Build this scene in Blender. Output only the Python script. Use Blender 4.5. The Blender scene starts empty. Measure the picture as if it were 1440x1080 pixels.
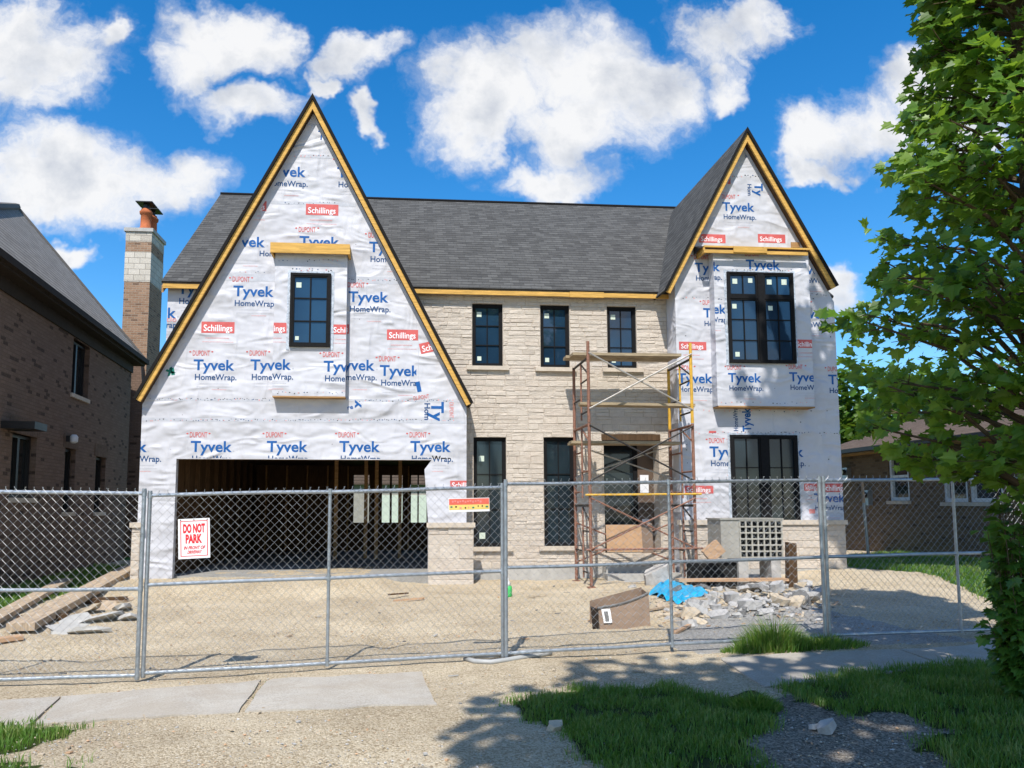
import bpy, math, random
from mathutils import Vector, Matrix, noise
random.seed(11)
S = bpy.context.scene
COL = S.collection
rad = math.radians
sin, cos, pi = math.sin, math.cos, math.pi
RND = random.random
def U(a, b): return a + (b - a) * RND()
V = Vector
Z3 = V((0, 0, 1))

# ------------------------------------------------------------------ camera
YAW, PITCH = rad(4.55), rad(5.5)
CX, CY, FL = 660.0, 607.0, 1080.0           # principal point and focal length in photo pixels
EYE = V((0, 0, 1.6))
rt = V((cos(YAW), -sin(YAW), 0)); fh = V((sin(YAW), cos(YAW), 0))
fw = fh * cos(PITCH) + Z3 * sin(PITCH); upv = -fh * sin(PITCH) + Z3 * cos(PITCH)
cam = bpy.data.cameras.new('camera'); camo = bpy.data.objects.new('camera', cam); COL.objects.link(camo)
camo.location = EYE; camo.rotation_euler = (pi / 2 + PITCH, 0, -YAW)
cam.sensor_width = 36; cam.lens = FL / 1440 * 36
cam.shift_x = (720 - CX) / 1440; cam.shift_y = (CY - 540) / 1440
cam.clip_end = 3000; cam.clip_start = 0.05
S.camera = camo
def ray(px, py): return fw + rt * ((px - CX) / FL) + upv * ((CY - py) / FL)
def aty(px, py, Y):
    r = ray(px, py); return EYE + r * (Y / r.y)
def atd(px, py, d):
    r = ray(px, py); return EYE + r * (d / r.dot(fh))
def sstep(a, b, x):
    t = max(0.0, min(1.0, (x - a) / (b - a))); return t * t * (3 - 2 * t)
def gz(x, y):                                 # height of the lot
    z = -0.04 + 0.02 * max(-5, min(5, x))
    h = 0.06 + 0.01 * max(-6, min(9, x))
    t = sstep(8.8, 12.5, y); z = z * (1 - t) + h * t
    z += 0.2 * sstep(13.2, 14.8, y) * (1 - sstep(17, 20, y)) * sstep(-6.2, -5.0, x) * (1 - sstep(-0.9, 0.3, x))
    z += 0.16 * sstep(11.5, 14.5, y) * sstep(6.5, 8.5, x) * (1 - sstep(20, 26, y))
    z += 0.10 * math.exp(-(((x - 4.2) / 1.6) ** 2 + ((y - 11.6) / 1.5) ** 2))
    z -= 0.10 * sstep(5.6, 4.0, y)
    return z
def gnd(px, py):
    r = ray(px, py); p = None; z = 0.0
    for i in range(12):
        t = (z - 1.6) / r.z; p = EYE + r * t; z = gz(p.x, p.y)
    return V((p.x, p.y, z))

# ------------------------------------------------------------------ materials
MATS = {}
class NT:
    def __init__(s, name):
        m = bpy.data.materials.new(name); m.use_nodes = True
        s.m = m; s.t = m.node_tree; s.b = s.t.nodes['Principled BSDF']; MATS[name] = m
    def n(s, typ, _p=None, **kw):
        nd = s.t.nodes.new(typ)
        for k, v in (_p or {}).items(): setattr(nd, k, v)
        for k, v in kw.items():
            k2 = k.replace('_', ' ')
            i = nd.inputs[k2] if k2 in nd.inputs else nd.inputs[int(k[1:])]
            if isinstance(v, bpy.types.NodeSocket): s.t.links.new(v, i)
            else: i.default_value = v
        return nd
    def math(s, op, a, b=0.0, c=0.0): return s.n('ShaderNodeMath', {'operation': op}, i0=a, i1=b, i2=c).outputs[0]
    def mix(s, f, a, b, mode='MIX'):
        nd = s.n('ShaderNodeMix', {'data_type': 'RGBA', 'blend_type': mode})
        for i, v in ((0, f), (6, a), (7, b)):
            if isinstance(v, bpy.types.NodeSocket): s.t.links.new(v, nd.inputs[i])
            else: nd.inputs[i].default_value = v if i == 0 or len(v) == 4 else (*v, 1)
        return nd.outputs[2]
    def ramp(s, f, stops):
        nd = s.n('ShaderNodeValToRGB'); s.t.links.new(f, nd.inputs[0]); e = nd.color_ramp.elements
        while len(e) < len(stops): e.new(0.5)
        for el, (p, c) in zip(e, stops):
            el.position = p; el.color = (*c, 1) if not isinstance(c, (int, float)) else (c, c, c, 1)
        return nd.outputs[0]
    def noise(s, vec, scale, detail=4, rough=.55, dist=0.0, typ='FBM'):
        nd = s.n('ShaderNodeTexNoise', {'noise_type': typ}, Scale=scale, Detail=detail, Roughness=rough, Distortion=dist)
        s.t.links.new(vec, nd.inputs['Vector']); return nd.outputs['Fac']
    def coord(s, k='Object'): return s.n('ShaderNodeTexCoord').outputs[k]
    def attr(s, k): return s.n('ShaderNodeAttribute', {'attribute_name': k}).outputs['Fac']
    def mapv(s, vec, sc=(1, 1, 1), ro=(0, 0, 0)):
        return s.n('ShaderNodeMapping', Vector=vec, Scale=sc, Rotation=ro).outputs[0]
    def col(s, v):
        if isinstance(v, bpy.types.NodeSocket): s.t.links.new(v, s.b.inputs['Base Color'])
        else: s.b.inputs['Base Color'].default_value = (*v, 1)
        return s
    def set(s, **kw):
        for k, v in kw.items():
            i = s.b.inputs[k.replace('_', ' ')]
            if isinstance(v, bpy.types.NodeSocket): s.t.links.new(v, i)
            else: i.default_value = v
        return s
    def bump(s, h, strength=.5, dist=.02):
        nd = s.n('ShaderNodeBump', Strength=strength, Distance=dist, Height=h)
        s.t.links.new(nd.outputs[0], s.b.inputs['Normal']); return s

def simple(name, c, rough=.6, metal=0.0, var=.25, sc=6.0, bump=.15):
    t = NT(name); o = t.coord(); f = t.noise(o, sc, 6, .65)
    lo = tuple(x * (1 - var) for x in c); hi = tuple(min(1, x * (1 + var)) for x in c)
    t.col(t.ramp(f, [(.3, lo), (.7, hi)])).set(Roughness=rough, Metallic=metal)
    if bump: t.bump(t.noise(o, sc * 6, 4), bump, .01)
    return t.m

def make_materials():
    # white house wrap, creased
    t = NT('house_wrap'); o = t.coord(); ov = t.mapv(o, (1, 1, 1.5))
    w1 = t.noise(t.mapv(o, (.6, 1, 1.5), (0, .65, 0)), 1.9, 3, .5, 1.4, 'RIDGED_MULTIFRACTAL')
    w2 = t.noise(t.mapv(o, (1.7, 1, .6), (0, -.5, 0)), 2.6, 3, .5, .8, 'RIDGED_MULTIFRACTAL')
    w3 = t.noise(ov, .9, 3, .5)
    h = t.math('ADD', t.math('MULTIPLY', w1, .55), t.math('MULTIPLY', w2, .3)); h = t.math('ADD', h, t.math('MULTIPLY', w3, 1.6))
    vo = t.n('ShaderNodeTexVoronoi', {'feature': 'F1'}, Scale=3.1, Vector=o).outputs['Distance']
    dot = t.math('LESS_THAN', vo, .034)
    base = t.ramp(t.noise(ov, 1.3, 5, .6), [(.3, (.475, .475, .51)), (.7, (.545, .545, .58))])
    t.col(t.mix(t.math('MULTIPLY', dot, .7), base, (.12, .09, .1))).set(Roughness=.5).bump(h, .9, .10)
    # stone
    t = NT('limestone'); o = t.coord(); a = t.attr('tint')
    c = t.ramp(a, [(0, (.515, .445, .375)), (.4, (.55, .485, .415)), (.75, (.585, .52, .445)), (1, (.535, .46, .385))])
    f = t.noise(o, 9, 8, .7)
    t.col(t.mix(.35, c, t.ramp(f, [(.3, (.36, .30, .245)), (.65, (.62, .55, .475))]))).set(Roughness=.9)
    t.bump(t.math('ADD', t.noise(t.mapv(o, (1, 1, 2.2)), 7, 8, .65), t.noise(o, 45, 4)), .6, .03)
    simple('mortar', (.46, .40, .335), .95, 0, .2, 14)
    simple('cut_stone', (.52, .45, .37), .85, 0, .12, 8, .3)
    simple('concrete', (.40, .385, .36), .9, 0, .14, 5, .3)
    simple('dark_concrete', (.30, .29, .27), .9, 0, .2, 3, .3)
    # sidewalk
    t = NT('sidewalk_concrete'); o = t.coord()
    a_ = t.ramp(t.noise(o, 1.9, 9, .75), [(.3, (.30, .265, .22)), (.7, (.49, .45, .385))])
    b_ = t.ramp(t.noise(o, 70, 3, .6), [(.35, (.28, .26, .23)), (.6, (.55, .52, .47))])
    st_ = t.ramp(t.noise(o, .8, 10, .8, 1.2), [(.42, 0), (.58, 1)])
    cr_ = t.ramp(t.noise(t.mapv(o, (1, 1, 1)), .75, 8, .6, .5, 'RIDGED_MULTIFRACTAL'), [(.955, 0), (.985, 1)])
    t.col(t.mix(t.math('MULTIPLY', cr_, .5), t.mix(t.math('MULTIPLY', st_, .45), t.mix(.45, a_, b_), (.33, .275, .21)), (.13, .11, .09))).set(Roughness=.92).bump(t.noise(o, 90, 4, .7), .4, .01)
    # bricks
    def brick(name, c1, c2, dark, thr, mort, bw=.215, rh=.075):
        t = NT(name); uv = t.coord('UV')
        b = t.n('ShaderNodeTexBrick', {'offset': .5}, Vector=uv, Color1=(0, 0, 0, 1), Color2=(1, 1, 1, 1), Mortar=(0, 0, 0, 1), Scale=1.0)
        b.inputs['Mortar Size'].default_value = .006; b.inputs['Mortar Smooth'].default_value = .1
        b.inputs['Bias'].default_value = 0; b.inputs['Brick Width'].default_value = bw; b.inputs['Row Height'].default_value = rh
        r = t.n('ShaderNodeSeparateColor', Color=b.outputs['Color']).outputs[0]
        c = t.ramp(r, [(0, c1), (thr - .02, c2), (thr, dark), (1, dark)])
        c = t.mix(.35, c, t.ramp(t.noise(uv, 25, 6, .7), [(.3, tuple(x * .45 for x in c1)), (.7, tuple(x * 1.5 for x in c2))]))
        c = t.mix(b.outputs['Fac'], c, mort)
        t.col(c).set(Roughness=.9)
        t.bump(t.math('SUBTRACT', t.math('MULTIPLY', t.noise(uv, 60, 4), .35), b.outputs['Fac']), .8, .012); return t.m
    brick('brown_brick', (.15, .10, .075), (.205, .14, .108), (.025, .018, .015), .93, (.15, .11, .08))
    brick('chimney_brick', (.22, .13, .08), (.36, .23, .15), (.09, .055, .04), .9, (.40, .33, .26))
    brick('yellow_brick', (.13, .085, .05), (.21, .145, .09), (.06, .04, .028), .92, (.15, .12, .09))
    brick('pale_block', (.46, .42, .35), (.60, .55, .47), (.36, .32, .27), .9, (.25, .22, .19), .36, .19)
    # shingles
    def shingle(name, c1, c2, mort, row=.14, bw=.22, dark=.8):
        t = NT(name); uv = t.coord('UV')
        b = t.n('ShaderNodeTexBrick', {'offset': .37, 'offset_frequency': 2}, Vector=uv, Color1=(0, 0, 0, 1), Color2=(1, 1, 1, 1), Mortar=(0, 0, 0, 1), Scale=1.0)
        b.inputs['Mortar Size'].default_value = .003; b.inputs['Mortar Smooth'].default_value = .3
        b.inputs['Brick Width'].default_value = bw; b.inputs['Row Height'].default_value = row
        r = t.n('ShaderNodeSeparateColor', Color=b.outputs['Color']).outputs[0]
        c = t.ramp(r, [(0, c1), (1, c2)])
        c = t.mix(.55, c, t.ramp(t.noise(t.mapv(uv, (1.6, 12, 1)), 2.2, 8, .8), [(.33, c1), (.66, tuple(x * 1.35 for x in c2))]))
        c = t.mix(t.math('MULTIPLY', b.outputs['Fac'], .35), c, mort)
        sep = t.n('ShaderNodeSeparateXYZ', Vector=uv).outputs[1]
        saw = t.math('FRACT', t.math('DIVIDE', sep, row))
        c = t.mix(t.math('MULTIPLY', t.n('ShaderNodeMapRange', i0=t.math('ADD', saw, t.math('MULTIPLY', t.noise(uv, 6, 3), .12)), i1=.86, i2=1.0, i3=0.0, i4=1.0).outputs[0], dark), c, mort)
        t.col(c).set(Roughness=.95)
        t.bump(t.math('SUBTRACT', t.math('ADD', t.math('MULTIPLY', r, .4), t.math('MULTIPLY', t.noise(uv, 90, 3), .5)), saw), .9, .012); return t.m
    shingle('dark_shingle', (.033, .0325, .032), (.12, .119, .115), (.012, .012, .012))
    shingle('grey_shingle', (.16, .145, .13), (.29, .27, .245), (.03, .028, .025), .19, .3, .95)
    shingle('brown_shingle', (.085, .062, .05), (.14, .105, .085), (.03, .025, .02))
    simple('asphalt_edge', (.014, .013, .013), .9, 0, .2)
    # lumber
    def wood(name, c, var=.3, ax=(1, 1, 12)):
        t = NT(name); o = t.coord(); v = t.mapv(o, ax)
        f = t.noise(v, 3, 6, .6, .6); k = t.noise(o, 7, 2)
        cc = t.ramp(f, [(.3, tuple(x * (1 - var) for x in c)), (.7, tuple(min(1, x * (1 + var)) for x in c))])
        kn = t.ramp(k, [(.0, 0), (.70, 0), (.78, 1)])
        t.col(t.mix(t.math('MULTIPLY', kn, .6), cc, tuple(x * .25 for x in c))).set(Roughness=.75).bump(f, .25, .006); return t.m
    wood('yellow_pine', (.56, .33, .09))
    wood('brown_pine', (.34, .20, .09))
    wood('weathered_plank', (.33, .26, .17), .35)
    wood('grey_plank', (.40, .31, .22), .3, (9, 1.2, 1))
    wood('dark_stud', (.085, .05, .027), .35, (8, 8, 1))  # dark timber; on garage framing the interior's shade is in this colour
    wood('tan_board', (.45, .29, .18), .2)
    simple('cardboard', (.42, .26, .15), .85, 0, .15, 4)
    simple('bin_brown', (.25, .175, .125), .7, 0, .18, 3)
    simple('window_black', (.010, .010, .011), .75, 0, .2, 20, 0)
    t = NT('window_glass'); o = t.coord('Object')
    f = t.noise(t.mapv(o, (1, 1, .6)), 1.1, 3, .5)
    t.col(t.ramp(f, [(.3, (.008, .022, .045)), (.7, (.016, .045, .085))])).set(Roughness=.04, IOR=1.55, Coat_Weight=.5, Coat_Roughness=.02)
    t.bump(t.noise(o, 1.6, 2), .12, .04)
    t = NT('dim_glass'); o = t.coord('Object')
    f = t.noise(t.mapv(o, (1.5, 1, .4)), 1.3, 3, .5, .5)
    t.col(t.ramp(f, [(.35, (.008, .014, .02)), (.7, (.022, .036, .045))])).set(Roughness=.06, IOR=1.5)
    t = NT('neighbour_glass'); t.col((.012, .014, .015)).set(Roughness=.03, IOR=1.6)
    simple('sticker', (.55, .62, .52), .6, 0, .1, 30, 0)
    simple('flashing_tape', (.42, .47, .54), .5, 0, .5, 18, .5)
    simple('door_panel', (.10, .065, .045), .6, 0, .25, 4)
    simple('paper', (.72, .72, .76), .6, 0, .06, 5, 0)
    simple('galvanised', (.36, .39, .42), .42, .75, .22, 14, .1)
    simple('wire', (.40, .41, .41), .45, .65, .15, 10, 0)
    simple('rust_steel', (.24, .115, .075), .7, .2, .4, 18, .3)
    simple('yellow_steel', (.58, .33, .03), .55, 0, .25, 12, .2)
    simple('black_steel', (.03, .026, .024), .6, .2, .4, 12, .2)
    simple('brace_steel', (.42, .39, .35), .5, .5, .3, 9, .1)
    simple('ac_panel', (.34, .32, .28), .55, .1, .16, 5)
    simple('ac_grille', (.40, .375, .32), .55, 0, .12, 8)
    simple('ac_dark', (.02, .02, .02), .8, 0, .3)
    simple('terracotta', (.42, .13, .055), .8, 0, .2, 6)
    simple('gutter_brown', (.034, .026, .021), .75, 0, .15)
    simple('lintel_brick', (.15, .105, .078), .9, 0, .25, 9, .3)
    simple('dark_metal', (.02, .02, .022), .45, .3, .2)
    simple('white_trim', (.66, .68, .70), .5, 0, .06)
    simple('blue_tarp', (.01, .36, .62), .35, 0, .18, 7, .4)
    simple('rubble_grey', (.40, .385, .37), .95, 0, .3, 5, .5)
    simple('rubble_tan', (.47, .39, .29), .95, 0, .25, 6, .5)
    simple('rubble_dark', (.16, .155, .15), .95, 0, .3, 6, .5)
    simple('hose_grey', (.36, .36, .35), .5, 0, .12, 4)
    simple('sign_white', (.78, .77, .77), .45, 0, .04, 3, 0)
    for n_, c_ in (('ink_blue', (.006, .085, .29)), ('ink_navy', (.012, .06, .17)), ('ink_red', (.50, .10, .095)), ('ink_faint', (.42, .43, .47)),
                   ('ink_white', (.74, .74, .76)), ('ink_green', (.01, .16, .12)), ('sign_red', (.62, .025, .035)), ('ink_pink', (.66, .22, .2)), ('ink_black', (.02, .02, .02)),
                   ('banner_red', (.62, .12, .08)), ('banner_yellow', (.68, .50, .14)), ('jug_green', (.05, .42, .10))):
        t = NT(n_); o = t.coord(); f = t.noise(o, 6, 5, .7)
        t.col(t.ramp(f, [(.25, tuple(min(1, x * 1.25 + .015) for x in c_)), (.6, c_)])).set(Roughness=.5)
    # bark, leaves, grass
    simple('bark', (.10, .075, .05), .95, 0, .4, 9, .6)
    def leaf(name, c1, c2, c3, trans=.35):
        t = NT(name); a = t.attr('tint'); c = t.ramp(a, [(0, c1), (.5, c2), (1, c3)])
        t.col(c).set(Roughness=.42)
        tr = t.n('ShaderNodeBsdfTranslucent'); t.t.links.new(t.mix(.6, c, (.30, .44, .03)), tr.inputs['Color'])
        mx = t.n('ShaderNodeMixShader', Fac=trans); t.t.links.new(t.b.outputs[0], mx.inputs[1]); t.t.links.new(tr.outputs[0], mx.inputs[2])
        t.t.links.new(mx.outputs[0], t.t.nodes['Material Output'].inputs['Surface']); return t.m
    leaf('tree_leaf', (.035, .10, .013), (.115, .245, .025), (.28, .42, .065), .5)
    leaf('far_leaf', (.035, .09, .012), (.07, .155, .02), (.13, .23, .03), .3)
    leaf('grass_blade', (.05, .13, .017), (.105, .235, .03), (.27, .32, .095), .4)
    leaf('shrub_leaf', (.03, .085, .012), (.06, .15, .018), (.10, .21, .03), .3)
    # ground
    t = NT('ground_soil'); o = t.coord()
    def gravel(dark, mid, lite):
        big = t.noise(o, .9, 6, .65); fine = t.noise(o, 55, 7, .8); vor = t.n('ShaderNodeTexVoronoi', Scale=75.0, Vector=o)
        cell = t.n('ShaderNodeSeparateColor', Color=vor.outputs['Color']).outputs[0]
        f = t.math('ADD', t.math('MULTIPLY', fine, .55), t.math('ADD', t.math('MULTIPLY', cell, .25), t.math('MULTIPLY', big, .35)))
        return t.ramp(f, [(.40, dark), (.56, mid), (.72, lite)]), vor.outputs['Distance'], fine
    g, vd, fine = gravel((.29, .215, .13), (.58, .475, .325), (.76, .655, .49))
    d_, _, _ = gravel((.075, .06, .048), (.20, .17, .135), (.40, .35, .29))
    gr_ = t.ramp(t.noise(o, 9, 5, .7), [(.3, (.03, .045, .012)), (.7, (.075, .085, .03))])
    lawn = t.ramp(t.noise(o, 5, 8, .8), [(.3, (.035, .085, .012)), (.7, (.09, .17, .025))])
    br = t.noise(o, 6, 6, .7)
    def edge(a): return t.ramp(t.math('ADD', t.attr(a), t.math('MULTIPLY', t.math('SUBTRACT', br, .5), .9)), [(.4, 0), (.6, 1)])
    rubble_shade, _, _ = gravel((.20, .185, .165), (.36, .34, .31), (.50, .48, .45))  # grey rubble mix, toned down with the shade over it
    patch = t.ramp(t.math('ADD', t.noise(o, .55, 7, .72), t.math('MULTIPLY', t.noise(o, 4.5, 5, .7), .22)), [(.50, 0), (.72, 1)])
    g = t.mix(t.math('MULTIPLY', patch, .30), g, t.mix(fine, (.20, .15, .10), (.40, .32, .225)))
    c = t.mix(edge('grey'), g, rubble_shade)
    c = t.mix(edge('dirt'), c, d_); c = t.mix(edge('grass'), c, gr_); c = t.mix(edge('lawn'), c, lawn)
    t.col(c).set(Roughness=.95)
    t.bump(t.math('SUBTRACT', t.math('ADD', fine, t.math('MULTIPLY', t.noise(o, 7, 5), .8)), t.math('MULTIPLY', vd, .5)), .8, .03)
make_materials()
for k_, m_ in MATS.items():
    b_ = m_.node_tree.nodes['Principled BSDF']; r_ = b_.inputs['Roughness'].default_value
    if r_ >= .74: b_.inputs['Specular IOR Level'].default_value = .12
    if k_.startswith('ink') or k_ in ('house_wrap', 'sign_red', 'banner_red', 'banner_yellow'): b_.inputs['Specular IOR Level'].default_value = .2

# ------------------------------------------------------------------ mesh builder
WLOC = {}
class MB:
    def __init__(s): s.v = []; s.f = []; s.mi = []; s.ti = []
    def add(s, vs, fs, mi=0, tint=.5):
        b = len(s.v); s.v += [tuple(p) for p in vs]
        for f in fs: s.f.append([b + i for i in f]); s.mi.append(mi); s.ti.append(tint)
    def box(s, x0, x1, y0, y1, z0, z1, mi=0, tint=.5):
        s.add([(x0, y0, z0), (x1, y0, z0), (x1, y1, z0), (x0, y1, z0), (x0, y0, z1), (x1, y0, z1), (x1, y1, z1), (x0, y1, z1)],
              [(3, 2, 1, 0), (4, 5, 6, 7), (0, 1, 5, 4), (1, 2, 6, 5), (2, 3, 7, 6), (3, 0, 4, 7)], mi, tint)
    def obox(s, c, ax, ay, az, mi=0, tint=.5):   # oriented box: centre and three half-axis vectors
        c, ax, ay, az = map(V, (c, ax, ay, az)); P = []
        for k in (-1, 1):
            for i, j in ((-1, -1), (1, -1), (1, 1), (-1, 1)): P.append(c + ax * i + ay * j + az * k)
        s.add(P, [(3, 2, 1, 0), (4, 5, 6, 7), (0, 1, 5, 4), (1, 2, 6, 5), (2, 3, 7, 6), (3, 0, 4, 7)], mi, tint)
    def beam(s, p, q, w, h, up=Z3, mi=0):
        p, q = V(p), V(q); d = q - p; L = d.length; d = d / L
        x = d.cross(V(up)); x = x.normalized() if x.length > 1e-5 else V((1, 0, 0)); y = x.cross(d)
        s.obox((p + q) / 2, d * (L / 2), x * (w / 2), y * (h / 2), mi)
    def tube(s, pts, r, n=6, mi=0, cap=True, tint=.5):
        pts = [V(p) for p in pts]; rr = r if isinstance(r, (list, tuple)) else [r] * len(pts)
        ref = None; rings = []
        for i, p in enumerate(pts):
            d = (pts[min(i + 1, len(pts) - 1)] - pts[max(i - 1, 0)])
            d = d.normalized() if d.length > 1e-9 else Z3
            if ref is None: ref = d.orthogonal().normalized()
            ref = (ref - d * ref.dot(d)); ref = ref.normalized() if ref.length > 1e-6 else d.orthogonal().normalized()
            o = d.cross(ref)
            rings.append([p + (ref * cos(2 * pi * k / n) + o * sin(2 * pi * k / n)) * rr[i] for k in range(n)])
        fs = []
        for i in range(len(pts) - 1):
            for k in range(n): fs.append((i * n + k, i * n + (k + 1) % n, (i + 1) * n + (k + 1) % n, (i + 1) * n + k))
        if cap: fs.append(tuple(range(n - 1, -1, -1))); fs.append(tuple((len(pts) - 1) * n + k for k in range(n)))
        s.add([p for r_ in rings for p in r_], fs, mi, tint)
    def extr_y(s, poly, y0, y1, mi=0):           # polygon in XZ extruded along Y (counter-clockwise seen from -Y)
        n = len(poly)
        s.add([(x, y0, z) for x, z in poly] + [(x, y1, z) for x, z in poly],
              [tuple(range(n)), tuple(range(2 * n - 1, n - 1, -1))] + [(i, i + n, (i + 1) % n + n, (i + 1) % n) for i in range(n)], mi)
    def extr_x(s, poly, x0, x1, mi=0):
        n = len(poly)
        s.add([(x0, y, z) for y, z in poly] + [(x1, y, z) for y, z in poly],
              [tuple(range(n)), tuple(range(2 * n - 1, n - 1, -1))] + [(i, i + n, (i + 1) % n + n, (i + 1) % n) for i in range(n)], mi)
    def lathe(s, c, prof, n=16, mi=0):
        c = V(c); vs = []; fs = []
        for r, z in prof: vs += [c + V((r * cos(2 * pi * k / n), r * sin(2 * pi * k / n), z)) for k in range(n)]
        for i in range(len(prof) - 1):
            for k in range(n): fs.append((i * n + k, i * n + (k + 1) % n, (i + 1) * n + (k + 1) % n, (i + 1) * n + k))
        fs.append(tuple(range(n - 1, -1, -1))); fs.append(tuple((len(prof) - 1) * n + k for k in range(n)))
        s.add(vs, fs, mi)
    def build(s, name, mats, parent=None, smooth=False, uv=False, loc=None):
        if isinstance(mats, str): mats = [mats]
        if parent is not None: loc = WLOC[parent.name]
        elif loc is None:
            xs = [p[0] for p in s.v]; ys = [p[1] for p in s.v]
            loc = V(((min(xs) + max(xs)) / 2, (min(ys) + max(ys)) / 2, min(p[2] for p in s.v)))
        loc = V(loc); lx, ly, lz = loc
        me = bpy.data.meshes.new(name)
        me.from_pydata([(x - lx, y - ly, z - lz) for x, y, z in s.v], [], s.f)
        for m in mats: me.materials.append(MATS[m])
        if len(mats) > 1: me.polygons.foreach_set('material_index', s.mi)
        if len(set(s.ti)) > 1:
            me.attributes.new('tint', 'FLOAT', 'FACE').data.foreach_set('value', s.ti)
        if uv:
            l = me.uv_layers.new(name='uv').data; vv = s.v
            for p in me.polygons:
                nn = p.normal
                if abs(nn.z) > .995: t_, b_ = V((1, 0, 0)), V((0, 1, 0))
                else: t_ = Z3.cross(nn).normalized(); b_ = nn.cross(t_)
                for li in p.loop_indices:
                    q = V(vv[me.loops[li].vertex_index]); l[li].uv = (q.dot(t_), q.dot(b_))
        if smooth: me.polygons.foreach_set('use_smooth', [True] * len(me.polygons))
        me.update()
        o = bpy.data.objects.new(name, me); COL.objects.link(o)
        WLOC[o.name] = loc
        if parent is not None: o.parent = parent
        else: o.location = loc
        return o
def tag(o, label=None, cat=None, group=None, kind=None):
    if label: o['label'] = label
    if cat: o['category'] = cat
    if group: o['group'] = group
    if kind: o['kind'] = kind
    return o
def thing(name, label, cat, loc, group=None):
    o = bpy.data.objects.new(name, None); COL.objects.link(o); o.location = loc; o.empty_display_size = .2
    WLOC[o.name] = V(loc); return tag(o, label, cat, group)

# ------------------------------------------------------------------ lettering
_tc = {}
def text_geo(s, bold):
    k = (s, bold)
    if k not in _tc:
        cu = bpy.data.curves.new('t', 'FONT'); cu.body = s; cu.size = 1; cu.offset = bold; cu.resolution_u = 3
        ob = bpy.data.objects.new('t', cu); COL.objects.link(ob)
        dg = bpy.context.evaluated_depsgraph_get(); me = bpy.data.meshes.new_from_object(ob.evaluated_get(dg))
        vs = [(v.co.x, v.co.y) for v in me.vertices]; fs = [tuple(p.vertices) for p in me.polygons]
        bpy.data.objects.remove(ob); bpy.data.curves.remove(cu); bpy.data.meshes.remove(me)
        x0 = min(x for x, y in vs); x1 = max(x for x, y in vs)
        _tc[k] = ([(x - x0, y) for x, y in vs], fs, x1 - x0)
    return _tc[k]
def clip_poly(poly, hp):
    for a, b, c in hp:                            # keep a*x+b*z <= c
        out = []
        for i in range(len(poly)):
            p, q = poly[i], poly[(i + 1) % len(poly)]
            dp = a * p[0] + b * p[1] - c; dq = a * q[0] + b * q[1] - c
            if dp <= 0: out.append(p)
            if dp * dq < 0:
                t = dp / (dp - dq); out.append((p[0] + t * (q[0] - p[0]), p[1] + t * (q[1] - p[1])))
        poly = out
        if len(poly) < 3: return []
    return poly
CAP = 0.70
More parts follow.
